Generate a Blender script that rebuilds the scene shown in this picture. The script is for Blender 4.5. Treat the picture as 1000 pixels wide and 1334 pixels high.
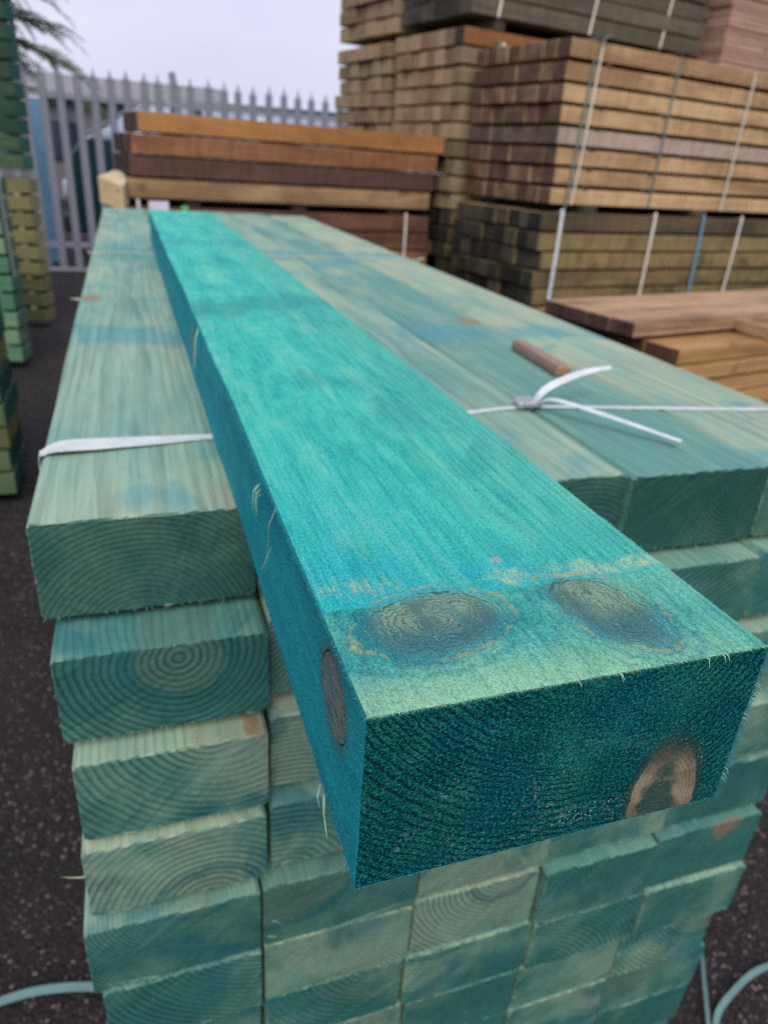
import bpy, bmesh, math, random
import numpy as np
from mathutils import Vector, Matrix

random.seed(7)
rng = np.random.default_rng(7)
scene = bpy.context.scene
COL = scene.collection
for o in list(bpy.data.objects):
    bpy.data.objects.remove(o)

# ------------------------------------------------------------------ camera
cd = bpy.data.cameras.new('camera')
cam = bpy.data.objects.new('camera', cd)
COL.objects.link(cam)
RX = Vector((0.9479744484674529, -0.31202181047046224, 0.06314138772281494))
RD = Vector((-0.08434187825831393, -0.4374183376571507, -0.8952941669937955))
RF = Vector((0.30697050774412776, 0.8433905309356926, -0.4409779129427261))
M = Matrix((RX, -RD, -RF)).transposed().to_4x4()
M.translation = Vector((-0.0708127, -0.1998091, 0.1932040))
cam.matrix_world = M
cd.sensor_fit = 'VERTICAL'
cd.sensor_height = 36.0
cd.sensor_width = 27.0
cd.lens = 930.535 / 1334.0 * 36.0
cd.clip_start = 0.02
cd.clip_end = 2000
cd.dof.use_dof = True
cd.dof.focus_distance = 0.30
cd.dof.aperture_fstop = 10.5
scene.camera = cam

# ------------------------------------------------------------------ world
SUN_EL, SUN_AZ = math.radians(50), math.radians(195)     # azimuth measured from +Y towards +X
w = bpy.data.worlds.new('World')
scene.world = w
w.use_nodes = True
nt = w.node_tree
nt.nodes.clear()
sky = nt.nodes.new('ShaderNodeTexSky')
sky.sky_type = 'NISHITA'
sky.sun_disc = False
sky.sun_elevation = SUN_EL
sky.sun_rotation = SUN_AZ
hs = nt.nodes.new('ShaderNodeHueSaturation')
hs.inputs['Saturation'].default_value = 0.25
nt.links.new(sky.outputs[0], hs.inputs['Color'])
tc = nt.nodes.new('ShaderNodeTexCoord')
mp = nt.nodes.new('ShaderNodeMapping')
mp.inputs['Scale'].default_value = (1.2, 1.2, 3.5)
nz = nt.nodes.new('ShaderNodeTexNoise')
nz.inputs['Scale'].default_value = 1.6
nz.inputs['Detail'].default_value = 4
rp = nt.nodes.new('ShaderNodeValToRGB')
rp.color_ramp.elements[0].position = 0.32
rp.color_ramp.elements[0].color = (3.35, 3.42, 4.5, 1)
rp.color_ramp.elements[1].position = 0.72
rp.color_ramp.elements[1].color = (4.35, 4.35, 5.5, 1)
nt.links.new(tc.outputs['Generated'], mp.inputs[0])
nt.links.new(mp.outputs[0], nz.inputs['Vector'])
nt.links.new(nz.outputs[0], rp.inputs[0])
mx = nt.nodes.new('ShaderNodeMix')
mx.data_type = 'RGBA'
mx.inputs['Factor'].default_value = 0.92
nt.links.new(hs.outputs[0], mx.inputs[6])
nt.links.new(rp.outputs[0], mx.inputs[7])
bg = nt.nodes.new('ShaderNodeBackground')
bg.inputs['Strength'].default_value = 0.1
nt.links.new(mx.outputs[2], bg.inputs[0])
wo = nt.nodes.new('ShaderNodeOutputWorld')
nt.links.new(bg.outputs[0], wo.inputs[0])

# ------------------------------------------------------------------ sun (overcast: weak and very soft)
sl = bpy.data.lights.new('sun', 'SUN')
sl.energy = 1.5
sl.angle = math.radians(40)
sl.color = (1.0, 0.97, 0.93)
so = bpy.data.objects.new('sun', sl)
COL.objects.link(so)
sdir = Vector((math.sin(SUN_AZ) * math.cos(SUN_EL), math.cos(SUN_AZ) * math.cos(SUN_EL), math.sin(SUN_EL)))
so.rotation_euler = sdir.to_track_quat('Z', 'Y').to_euler()
so.location = sdir * 30

# ------------------------------------------------------------------ exposure
vs = scene.view_settings
vs.view_transform = 'Standard'
vs.look = 'None'
vs.exposure = 0.92
vs.gamma = 1.0
vs.use_curve_mapping = False
scene.cycles.use_denoising = False
scene.cycles.max_bounces = 6
scene.cycles.filter_width = 1.05
scene.cycles.sample_clamp_indirect = 3.0
scene.cycles.sample_clamp_direct = 6.0


# ================================================================== shader helpers
class Sx:
    """float socket with operators"""
    def __init__(s, g, k):
        s.g, s.k = g, k

    def _m(s, op, b=None, c=None):
        return s.g.math(op, s, b, c)

    def __add__(s, b): return s._m('ADD', b)
    __radd__ = __add__
    def __sub__(s, b): return s._m('SUBTRACT', b)
    def __rsub__(s, b): return s.g.math('SUBTRACT', b, s)
    def __mul__(s, b): return s._m('MULTIPLY', b)
    __rmul__ = __mul__
    def __truediv__(s, b): return s._m('DIVIDE', b)
    def inv(s): return 1.0 - s
    def abs(s): return s._m('ABSOLUTE')
    def fract(s): return s._m('FRACT')
    def sqrt(s): return s._m('SQRT')
    def sin(s): return s._m('SINE')
    def max(s, b): return s._m('MAXIMUM', b)
    def min(s, b): return s._m('MINIMUM', b)
    def pow(s, b): return s._m('POWER', b)
    def step(s, lo, hi): return s.g.smooth(s, lo, hi)


class G:
    def __init__(s, name):
        s.mat = bpy.data.materials.new(name)
        s.mat.use_nodes = True
        s.t = s.mat.node_tree
        s.t.nodes.clear()
        s.out = s.t.nodes.new('ShaderNodeOutputMaterial')
        s.tc = s.t.nodes.new('ShaderNodeTexCoord')
        s.P = s.tc.outputs['Object']
        s.N = s.tc.outputs['Normal']

    def put(s, inp, v):
        if isinstance(v, Sx):
            s.t.links.new(v.k, inp)
        elif isinstance(v, bpy.types.NodeSocket):
            s.t.links.new(v, inp)
        elif isinstance(v, (tuple, list)):
            v = tuple(v)
            n = len(inp.default_value)
            inp.default_value = (v + (1.0,))[:n] if len(v) < n else v[:n]
        else:
            inp.default_value = v

    def math(s, op, a, b=None, c=None):
        n = s.t.nodes.new('ShaderNodeMath')
        n.operation = op
        s.put(n.inputs[0], a)
        if b is not None:
            s.put(n.inputs[1], b)
        if c is not None:
            s.put(n.inputs[2], c)
        return Sx(s, n.outputs[0])

    def smooth(s, v, lo, hi, a=0.0, b=1.0):
        n = s.t.nodes.new('ShaderNodeMapRange')
        n.interpolation_type = 'SMOOTHSTEP'
        s.put(n.inputs[0], v)
        for i, q in zip((1, 2, 3, 4), (lo, hi, a, b)):
            s.put(n.inputs[i], q)
        return Sx(s, n.outputs[0])

    def sep(s, v):
        n = s.t.nodes.new('ShaderNodeSeparateXYZ')
        s.put(n.inputs[0], v)
        return [Sx(s, o) for o in n.outputs]

    def comb(s, x, y, z):
        n = s.t.nodes.new('ShaderNodeCombineXYZ')
        for i, q in zip(n.inputs, (x, y, z)):
            s.put(i, q)
        return n.outputs[0]

    def vadd(s, a, b):
        n = s.t.nodes.new('ShaderNodeVectorMath')
        n.operation = 'ADD'
        s.put(n.inputs[0], a)
        s.put(n.inputs[1], b)
        return n.outputs[0]

    def vmul(s, a, b):
        n = s.t.nodes.new('ShaderNodeVectorMath')
        n.operation = 'MULTIPLY'
        s.put(n.inputs[0], a)
        s.put(n.inputs[1], b)
        return n.outputs[0]

    def noise(s, vec, sc=(1, 1, 1), detail=3, rough=0.55, dist=0.0, color=False):
        if isinstance(sc, (int, float)):
            sc = (sc, sc, sc)
        n = s.t.nodes.new('ShaderNodeTexNoise')
        s.put(n.inputs['Vector'], s.vmul(vec, sc))
        n.inputs['Scale'].default_value = 1
        n.inputs['Detail'].default_value = detail
        n.inputs['Roughness'].default_value = rough
        n.inputs['Distortion'].default_value = dist
        return n.outputs['Color'] if color else Sx(s, n.outputs[0])

    def voronoi(s, vec, sc=(1, 1, 1), rand=1.0, feature='F1'):
        if isinstance(sc, (int, float)):
            sc = (sc, sc, sc)
        n = s.t.nodes.new('ShaderNodeTexVoronoi')
        n.feature = feature
        s.put(n.inputs['Vector'], s.vmul(vec, sc))
        n.inputs['Scale'].default_value = 1
        n.inputs['Randomness'].default_value = rand
        return Sx(s, n.outputs['Distance']), n.outputs['Color'] if feature == 'F1' else None

    def mix(s, f, a, b, mode='MIX'):
        n = s.t.nodes.new('ShaderNodeMix')
        n.data_type = 'RGBA'
        n.blend_type = mode
        s.put(n.inputs[0], f)
        s.put(n.inputs[6], a)
        s.put(n.inputs[7], b)
        return n.outputs[2]

    def ramp(s, f, stops):
        n = s.t.nodes.new('ShaderNodeValToRGB')
        e = n.color_ramp.elements
        while len(e) < len(stops):
            e.new(0.5)
        for q, (p, c) in zip(e, stops):
            q.position = p
            q.color = (c[0], c[1], c[2], 1)
        s.put(n.inputs[0], f)
        return n.outputs[0]

    def attr(s, name):
        n = s.t.nodes.new('ShaderNodeAttribute')
        n.attribute_type = 'OBJECT'
        n.attribute_name = name
        return n.outputs['Vector']

    def rand(s):
        n = s.t.nodes.new('ShaderNodeObjectInfo')
        return Sx(s, n.outputs['Random'])

    def bsdf(s, col, rough=0.6, spec=0.4, metal=0.0, height=None, bump=1.0, disp=None, coat=0.0):
        n = s.t.nodes.new('ShaderNodeBsdfPrincipled')
        s.put(n.inputs['Base Color'], col)
        s.put(n.inputs['Roughness'], rough)
        s.put(n.inputs['Specular IOR Level'], spec)
        s.put(n.inputs['Metallic'], metal)
        n.inputs['Coat Weight'].default_value = coat
        if height is not None:
            b = s.t.nodes.new('ShaderNodeBump')
            b.inputs['Strength'].default_value = bump
            b.inputs['Distance'].default_value = 1.0
            s.put(b.inputs['Height'], height)
            s.t.links.new(b.outputs[0], n.inputs['Normal'])
        s.t.links.new(n.outputs[0], s.out.inputs[0])
        if disp is not None:
            d = s.t.nodes.new('ShaderNodeDisplacement')
            d.inputs['Midlevel'].default_value = 0
            d.inputs['Scale'].default_value = 1
            s.put(d.inputs['Height'], disp)
            s.t.links.new(d.outputs[0], s.out.inputs[2])
            s.mat.displacement_method = 'BOTH'
        return s.mat


def plain(name, col, rough=0.6, spec=0.4, metal=0.0, var=0.15, scale=8.0, coat=0.0):
    g = G(name)
    n = g.noise(g.P, scale, 5, 0.6)
    lo = tuple(c * (1 - var) for c in col)
    hi = tuple(min(1, c * (1 + var)) for c in col)
    c = g.ramp(n, [(0.3, lo), (0.7, hi)])
    return g.bsdf(c, rough, spec, metal, height=g.noise(g.P, scale * 12, 3) * 0.0004, coat=coat)


def wood(name, cols, ends, ring_w=0.0045, ring_s=0.3, ring_end=0.45, knot=(0.16, 0.08, 0.04), knot_th=0.16,
         stain=None, stain_amt=0.5, saw=0.0, rough=0.7, spec=0.22, bump=1.0, knot_on=0.62, grain=0.28, pool=(0.52, 0.70), end_stain=1.0, edge_pale=None, pith_warp=0.003, fuzz=1.0, heart=None, heart_r=0.05, vary=1.5, obj_vary=0.75, bands=None):
    """sawn timber: growth rings about a pith line (object property 'pith'), fibre streaks, knots; length along local Y"""
    g = G(name)
    rnd = g.rand()
    x, y, z = g.sep(g.P)
    nx, ny, nzz = g.sep(g.N)
    E = g.smooth(ny.abs(), 0.5, 0.8)
    off = g.comb(rnd * 37.0, rnd * 61.0, rnd * 23.0)
    Q = g.vadd(g.P, off)
    px, py, pz = g.sep(g.attr('pith'))
    wn = g.noise(Q, (9, 1.3, 9), 2, color=True)
    wx, wy, wz = g.sep(wn)
    fx = (x - px) + (wx - 0.5) * (pith_warp * 4)
    fz = (z - pz) + (wz - 0.5) * (pith_warp * 4)
    fine = g.noise(Q, (60, 6, 60), 2)
    r = (fx * fx + fz * fz).sqrt() + (fine - 0.5) * 0.0022
    # knots: sparse stretched cells
    kd, kc = g.voronoi(g.vadd(Q, g.comb((wx - 0.5) * 0.03, 0.0, (wz - 0.5) * 0.03)), (5.2, 3.4, 5.2), 0.95)
    kr = g.sep(kc)[0]
    kd = kd + (g.noise(Q, (38, 30, 38), 3) - 0.5) * 0.16 + (fine - 0.5) * 0.05
    kon = g.smooth(kr, knot_on, knot_on + 0.04)
    kin = g.smooth(kd, knot_th, knot_th * 0.78) * kon
    khal = g.smooth(kd, knot_th * 1.9, knot_th * 0.9) * kon
    r = r + khal * 0.006
    ph = (r / ((rnd * 3.77).fract() * ring_w * 0.8 + ring_w * 0.75)).fract()
    late = g.smooth(ph, 0.35, 0.9) * g.smooth(ph, 1.0, 0.93)
    tone = g.noise(Q, (7, 1.6, 7), 4, 0.6)
    streak = g.noise(Q, (170, 5, 170), 3, 0.6)
    big = (tone - 0.5) * vary + (rnd - 0.5) * obj_vary + 0.5
    cl = g.ramp(big, [(0.1, cols[0]), (0.5, cols[1]), (0.9, cols[2])])
    ce = g.ramp(big, [(0.2, ends[0]), (0.55, ends[1]), (0.9, ends[-1])])
    if stain is not None:
        sm = g.smooth(g.noise(Q, (5, 4.5, 5), 4, 0.62, 0.8), pool[0], pool[1]) * stain_amt
        cl = g.mix(sm, cl, stain)
        ce = g.mix(sm, ce, tuple(q * end_stain for q in stain))
    if bands:
        for yb, wb in bands:
            bm_ = g.smooth((y - yb + (tone - 0.5) * 0.25 + (streak - 0.5) * 0.06).abs(), wb, wb * 0.35) * g.smooth(g.noise(Q, (11, 3, 11), 3), 0.36, 0.58) * 0.7
            cl = g.mix(bm_, cl, stain)
    if heart is not None:
        r2 = (rnd * 7.31).fract()
        rw = r + (tone - 0.5) * 0.05 + (fine - 0.5) * 0.012
        hm = g.smooth(rw - (r2 * 0.07 + heart_r - 0.045), 0.009, -0.006) * g.smooth((rnd * 13.7).fract(), 0.30, 0.42)
        ce = g.mix(hm * 0.42, ce, heart)
        cl = g.mix(hm * 0.35, cl, heart)
        band = g.smooth((rw - (r2 * 0.07 + heart_r - 0.036)).abs(), 0.009, 0.002) * g.smooth((rnd * 5.9).fract(), 0.4, 0.6)
        ce = g.mix(band * 0.5, ce, (0.008, 0.095, 0.105))
    c = g.mix(E, cl, ce)
    if saw:
        sw = g.noise(g.comb(y * 1.0, rnd * 9, 0.0), (160, 1, 1), 2, 0.7)
        sv = g.noise(g.vadd(Q, (3, 1, 5)), (4, 26, 4), 3, 0.65)
        c = g.mix(g.smooth(sw * 0.5 + sv * 0.6, 0.42, 0.72) * E.inv() * saw, c, tuple(q * 0.35 for q in cols[0]))
    dark = g.mix(1.0, c, (0.34, 0.40, 0.40), 'MULTIPLY')
    lw = late * (E * (ring_end - ring_s) + ring_s) * g.smooth(g.noise(Q, (14, 2, 14), 2), 0.25, 0.6)
    c = g.mix(lw, c, dark)
    st = g.smooth(streak, 0.38, 0.66)
    c = g.mix(st * grain, c, g.mix(1.0, c, (0.6, 0.62, 0.6), 'MULTIPLY'))
    spk = g.smooth(g.noise(Q, 620, 2, 0.8), 0.6, 0.78)
    c = g.mix(spk * 0.22 * fuzz, c, tuple(min(1, q * 1.6 + 0.05) for q in cols[1]))
    krings = (kd * 55).fract().step(0.5, 0.95) * 0.35
    kcol = g.mix(krings, knot, tuple(q * 0.45 for q in knot))
    c = g.mix(khal * 0.25, c, tuple(q * 0.6 for q in cols[0]))
    c = g.mix(kin * (g.smooth(tone, 0.3, 0.6) * 0.45 + 0.4), c, kcol)
    gr = g.noise(Q, (420, 420, 420), 3, 0.7)
    h = late * (-0.0005) + streak * 0.0007 + gr * (0.0009 * fuzz) + g.noise(Q, (30, 9, 30), 3) * 0.002
    if saw:
        h = h + sw * 0.0012 * E.inv()
    return g.bsdf(c, rough, spec, height=h, bump=bump)


# ================================================================== mesh helpers
def link(name, me, mat=None, parent=None, loc=None, rot=None):
    o = bpy.data.objects.new(name, me)
    COL.objects.link(o)
    if mat is not None and me is not None and not me.materials:
        me.materials.append(mat)
    if parent is not None:
        o.parent = parent
    if loc is not None:
        o.location = loc
    if rot is not None:
        o.rotation_euler = rot
    return o


def empty(name, loc=(0, 0, 0), rz=0.0):
    o = bpy.data.objects.new(name, None)
    o.empty_display_size = 0.1
    COL.objects.link(o)
    o.location = loc
    o.rotation_euler = (0, 0, rz)
    return o


def tag(o, label=None, cat=None, group=None, kind=None):
    for k, v in (('label', label), ('category', cat), ('group', group), ('kind', kind)):
        if v:
            o[k] = v
    return o


def mesh_from(name, V, F, smooth=False):
    me = bpy.data.meshes.new(name)
    me.from_pydata([tuple(v) for v in V], [], F)
    me.update()
    if smooth:
        me.polygons.foreach_set('use_smooth', [True] * len(me.polygons))
    return me


def bm_mesh(name, bm, smooth=False):
    bmesh.ops.recalc_face_normals(bm, faces=bm.faces)
    me = bpy.data.meshes.new(name)
    bm.to_mesh(me)
    bm.free()
    if smooth:
        me.polygons.foreach_set('use_smooth', [True] * len(me.polygons))
    return me


def bm_box(bm, x0, x1, y0, y1, z0, z1, bevel=0.0):
    r = bmesh.ops.create_cube(bm, size=1.0)
    vs_ = r['verts']
    for v in vs_:
        v.co = Vector(((x0 + x1) / 2 + v.co.x * (x1 - x0), (y0 + y1) / 2 + v.co.y * (y1 - y0), (z0 + z1) / 2 + v.co.z * (z1 - z0)))
    if bevel:
        es = list({e for v in vs_ for e in v.link_edges})
        bmesh.ops.bevel(bm, geom=es, offset=bevel, segments=1, affect='EDGES', profile=0.5)


_cache = {}


def board_mesh(wd, h, L, bev=0.004):
    """plain board, cross-section centred on x, from z = 0, length along +Y"""
    k = (wd, h, L, bev)
    if k not in _cache:
        bm = bmesh.new()
        bm_box(bm, -wd / 2, wd / 2, 0, L, 0, h, bev)
        _cache[k] = bm_mesh('board', bm)
    return _cache[k]


def ribbon(path, widths, side=None, thick=0.0008, sub=6):
    """solid flat band along a path; side = width direction(s)"""
    P = [Vector(p) for p in path]
    n = len(P)
    if not isinstance(widths, (list, tuple)):
        widths = [widths] * n
    if side is None:
        side = Vector((0, 1, 0))
    sides = [Vector(q) for q in side] if isinstance(side, list) else [Vector(side)] * n
    pts, ws, ss = [], [], []
    for i in range(n - 1):
        p0, p1, p2, p3 = P[max(i - 1, 0)], P[i], P[i + 1], P[min(i + 2, n - 1)]
        for j in range(sub):
            t = j / sub
            pts.append(0.5 * ((2 * p1) + (p2 - p0) * t + (2 * p0 - 5 * p1 + 4 * p2 - p3) * t * t + (3 * p1 - p0 - 3 * p2 + p3) * t ** 3))
            ws.append(widths[i] * (1 - t) + widths[i + 1] * t)
            ss.append(sides[i].lerp(sides[i + 1], t))
    pts.append(P[-1]); ws.append(widths[-1]); ss.append(sides[-1])
    V, F = [], []
    m = len(pts)
    for i in range(m):
        T = (pts[min(i + 1, m - 1)] - pts[max(i - 1, 0)]).normalized()
        s_ = (ss[i] - T * ss[i].dot(T)).normalized()
        nn = T.cross(s_).normalized()
        a = s_ * ws[i] / 2
        b = nn * thick / 2
        V += [pts[i] + a + b, pts[i] - a + b, pts[i] - a - b, pts[i] + a - b]
    for i in range(m - 1):
        for j in range(4):
            q = (j + 1) % 4
            F.append((i * 4 + j, i * 4 + q, i * 4 + 4 + q, i * 4 + 4 + j))
    F.append((3, 2, 1, 0))
    F.append((m * 4 - 4, m * 4 - 3, m * 4 - 2, m * 4 - 1))
    return mesh_from('band', V, F)


def fibre(V, F, p, d, ln, wdt, bend=None, seg=3):
    """one thin tapering three-sided splinter appended to V, F"""
    d = Vector(d).normalized()
    a = d.orthogonal().normalized()
    b = d.cross(a)
    bend = bend or Vector((random.uniform(-1, 1), random.uniform(-1, 1), random.uniform(-1, 1))) * 0.35
    base = len(V)
    for i in range(seg):
        t = i / seg
        c = Vector(p) + d * ln * t + bend * ln * t * t
        rr = wdt * (1 - 0.8 * t)
        for k in range(3):
            an = k * 2.0944
            V.append(c + (a * math.cos(an) + b * math.sin(an)) * rr)
    V.append(Vector(p) + d * ln + bend * ln)
    for i in range(seg - 1):
        for k in range(3):
            q = (k + 1) % 3
            F.append((base + i * 3 + k, base + i * 3 + q, base + i * 3 + 3 + q, base + i * 3 + 3 + k))
    tip = len(V) - 1
    for k in range(3):
        F.append((base + (seg - 1) * 3 + k, base + (seg - 1) * 3 + (k + 1) % 3, tip))


def n1(t, seed, oct_=4, f0=8.0):
    """smooth 1-d noise on an array"""
    r_ = np.random.default_rng(seed)
    s_ = np.zeros_like(t)
    for o_ in range(oct_):
        f_ = f0 * 2 ** o_
        nn = int(np.ceil(np.max(np.abs(t)) * f_)) + 4
        v_ = r_.uniform(-1, 1, nn * 2)
        q = t * f_ + nn * 0.5
        i = np.clip(np.floor(q).astype(int), 0, nn * 2 - 2)
        f = q - i
        f = f * f * (3 - 2 * f)
        s_ += (v_[i] * (1 - f) + v_[i + 1] * f) / 1.7 ** o_
    return s_


GZ = -1.40      # ground level (camera stands 1.59 m above it)

# ================================================================== materials
g = G('tarmac')
d1, c1 = g.voronoi(g.P, 95)
d2, c2 = g.voronoi(g.P, 210)
r1 = g.sep(c1)[0]
r2 = g.sep(c2)[1]
big = g.noise(g.P, 1.3, 5, 0.6)
pt = g.noise(g.vadd(g.P, (7, 3, 0)), 4.5, 4, 0.65)
big = big * 0.6 + pt * 0.4
base = g.ramp(big, [(0.3, (0.007, 0.006, 0.006)), (0.7, (0.021, 0.017, 0.018))])
cA = g.mix(g.smooth(r1, 0.80, 1.0) * g.smooth(d1, 0.50, 0.35), base, (0.21, 0.175, 0.17))
cA = g.mix(g.smooth(r2, 0.6, 0.95) * g.smooth(d2, 0.6, 0.3) * 0.7, cA, (0.12, 0.085, 0.075))
cA = g.mix(g.smooth(r2, 0.35, 0.05) * 0.6, cA, (0.012, 0.011, 0.012))
cA = g.mix(g.smooth(pt, 0.52, 0.66) * 0.45, cA, (0.032, 0.023, 0.021))
cA = g.mix(g.smooth(g.noise(g.vadd(g.P, (2, 9, 0)), 2.2, 5, 0.7), 0.54, 0.62) * 0.5, cA, (0.010, 0.009, 0.010))
M_TARMAC = g.bsdf(cA, 0.75, 0.25, height=(g.smooth(d1, 0.7, 0.1) * 0.004 + g.smooth(d2, 0.7, 0.1) * 0.002))

GREEN_COLS = [(0.105, 0.270, 0.215), (0.235, 0.375, 0.280), (0.360, 0.435, 0.285)]
GREEN_ENDS = [(0.026, 0.128, 0.104), (0.078, 0.200, 0.150), (0.175, 0.270, 0.190)]
M_GREEN = wood('pale_green_timber', GREEN_COLS, GREEN_ENDS, ring_w=0.0058, ring_s=0.30, ring_end=0.95, vary=2.4, obj_vary=0.8, heart_r=0.075,
               knot=(0.25, 0.14, 0.07), knot_th=0.20, stain=(0.016, 0.150, 0.165), stain_amt=0.7, rough=0.72, bump=1.0, knot_on=0.48, grain=0.4, pool=(0.52, 0.63), end_stain=0.75, heart=(0.115, 0.170, 0.120))
M_GREEN_TOP = wood('pale_green_timber_top', [(0.120, 0.290, 0.245), (0.235, 0.372, 0.288), (0.335, 0.412, 0.288)],
                   [(0.016, 0.084, 0.064), (0.034, 0.118, 0.088), (0.070, 0.160, 0.115)], ring_w=0.0040,
                   ring_s=0.38, ring_end=0.7, vary=2.6, bands=[(0.70, 0.09), (1.85, 0.12)], knot=(0.26, 0.165, 0.10), knot_th=0.14, stain=(0.085, 0.290, 0.305), stain_amt=0.6,
                   rough=0.72, bump=1.0, knot_on=0.45, grain=0.5, pool=(0.53, 0.65), end_stain=0.28)
M_BROWN = wood('brown_timber', [(0.35, 0.205, 0.10), (0.58, 0.375, 0.185), (0.66, 0.45, 0.235)],
               [(0.085, 0.046, 0.030), (0.145, 0.086, 0.052), (0.26, 0.165, 0.09)], ring_w=0.006, saw=0.4, knot_th=0.10, ring_end=0.3, obj_vary=0.55, vary=2.0)
M_GREYBROWN = wood('grey_brown_timber', [(0.32, 0.22, 0.165), (0.48, 0.36, 0.275), (0.55, 0.43, 0.34)],
                   [(0.08, 0.05, 0.035), (0.12, 0.085, 0.06), (0.18, 0.13, 0.09)], saw=0.5, knot_th=0.10, ring_end=0.3, obj_vary=0.55, vary=2.0)
M_MOSSY = wood('mossy_timber', [(0.075, 0.055, 0.030), (0.16, 0.115, 0.055), (0.30, 0.21, 0.085)],
               [(0.016, 0.017, 0.013), (0.035, 0.034, 0.024), (0.085, 0.075, 0.05)], saw=0.4, knot_th=0.12,
               stain=(0.035, 0.038, 0.020), stain_amt=0.6, ring_end=0.3)
M_OLIVE = wood('olive_timber', [(0.22, 0.165, 0.09), (0.31, 0.24, 0.135), (0.39, 0.30, 0.17)],
               [(0.22, 0.145, 0.08), (0.31, 0.215, 0.12), (0.40, 0.285, 0.165)], saw=0.3, knot_th=0.12, ring_end=0.25)
M_ORANGE = wood('orange_timber', [(0.24, 0.100, 0.034), (0.36, 0.155, 0.048), (0.46, 0.21, 0.07)],
                [(0.05, 0.035, 0.03), (0.08, 0.055, 0.04), (0.12, 0.08, 0.05)], saw=0.2, knot_th=0.13, knot=(0.2, 0.07, 0.02), vary=2.6, grain=0.5)
M_RUST = wood('rust_timber', [(0.14, 0.058, 0.028), (0.23, 0.095, 0.042), (0.32, 0.14, 0.06)],
              [(0.025, 0.02, 0.02), (0.045, 0.032, 0.028), (0.07, 0.05, 0.04)], saw=0.4, knot_th=0.13, knot=(0.12, 0.04, 0.02), vary=2.8, grain=0.5)
M_REDBROWN = wood('red_brown_timber', [(0.10, 0.046, 0.028), (0.17, 0.080, 0.045), (0.26, 0.13, 0.07)],
                  [(0.025, 0.02, 0.02), (0.045, 0.032, 0.028), (0.07, 0.05, 0.04)], saw=0.4, knot_th=0.13, vary=2.4)
M_DARKBROWN = wood('dark_brown_timber', [(0.060, 0.032, 0.026), (0.10, 0.052, 0.040), (0.15, 0.08, 0.055)],
                   [(0.018, 0.015, 0.015), (0.03, 0.024, 0.022), (0.05, 0.036, 0.03)], saw=0.35, knot_th=0.13, knot=(0.04, 0.02, 0.012))
M_TAN = wood('tan_timber', [(0.26, 0.155, 0.075), (0.40, 0.255, 0.125), (0.48, 0.31, 0.16)],
             [(0.025, 0.02, 0.02), (0.045, 0.032, 0.028), (0.07, 0.05, 0.04)], saw=0.15, knot_th=0.14,
             stain=(0.09, 0.045, 0.03), stain_amt=0.6, vary=2.4, pool=(0.50, 0.80))
M_DECK = wood('deck_timber', [(0.18, 0.095, 0.050), (0.35, 0.205, 0.115), (0.48, 0.31, 0.18)],
              [(0.045, 0.022, 0.017), (0.075, 0.038, 0.027), (0.11, 0.06, 0.04)], ring_s=0.6, knot_th=0.10, rough=0.55, spec=0.45, saw=0.1, vary=2.6, ring_w=0.012)
M_DECKEDGE = wood('deck_edge_timber', [(0.22, 0.11, 0.04), (0.36, 0.19, 0.07), (0.46, 0.26, 0.10)],
                  [(0.06, 0.03, 0.018), (0.10, 0.05, 0.03), (0.15, 0.08, 0.045)], ring_s=0.5, knot_th=0.10, rough=0.6)
M_CHARCOAL = wood('grey_green_timber', [(0.055, 0.050, 0.036), (0.10, 0.088, 0.062), (0.16, 0.135, 0.085)],
                  [(0.04, 0.037, 0.030), (0.07, 0.060, 0.045), (0.11, 0.09, 0.06)], saw=0.35, knot_th=0.10, ring_end=0.25)
M_PINK = wood('pinkish_boards', [(0.33, 0.20, 0.145), (0.42, 0.265, 0.19), (0.49, 0.32, 0.23)],
              [(0.30, 0.19, 0.13), (0.38, 0.25, 0.18), (0.45, 0.31, 0.22)], knot_th=0.08, ring_end=0.25)
M_PACKGREEN = wood('fresh_green_timber', [(0.020, 0.050, 0.028), (0.036, 0.075, 0.040), (0.085, 0.120, 0.060)],
                   [(0.02, 0.11, 0.072), (0.035, 0.15, 0.098), (0.06, 0.20, 0.13)], knot_th=0.10, ring_end=0.3)
M_PACKLIGHT = wood('light_green_timber', [(0.07, 0.19, 0.11), (0.12, 0.25, 0.14), (0.20, 0.31, 0.16)],
                   [(0.08, 0.20, 0.125), (0.12, 0.25, 0.15), (0.17, 0.29, 0.17)], knot_th=0.10, ring_end=0.3)
M_PACKOLIVE = wood('olive_green_timber', [(0.075, 0.085, 0.040), (0.13, 0.135, 0.060), (0.23, 0.20, 0.085)],
                   [(0.22, 0.21, 0.10), (0.30, 0.28, 0.14), (0.38, 0.34, 0.18)], knot_th=0.10, ring_end=0.3)
M_PACKTEAL = wood('teal_green_timber', [(0.025, 0.085, 0.055), (0.055, 0.115, 0.055), (0.10, 0.145, 0.065)],
                  [(0.022, 0.085, 0.085), (0.035, 0.115, 0.115), (0.055, 0.15, 0.14)], knot_th=0.10, ring_end=0.3)
M_PALE = wood('pale_new_timber', [(0.50, 0.40, 0.24), (0.58, 0.47, 0.29), (0.64, 0.53, 0.34)],
              [(0.40, 0.27, 0.13), (0.46, 0.33, 0.17), (0.52, 0.38, 0.2)], knot_th=0.08)
M_STICK = wood('red_brown_stick', [(0.30, 0.20, 0.155), (0.42, 0.29, 0.215), (0.50, 0.37, 0.26)],
               [(0.35, 0.20, 0.10), (0.42, 0.25, 0.13), (0.5, 0.3, 0.16)], ring_w=0.003, knot_th=0.02)

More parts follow.
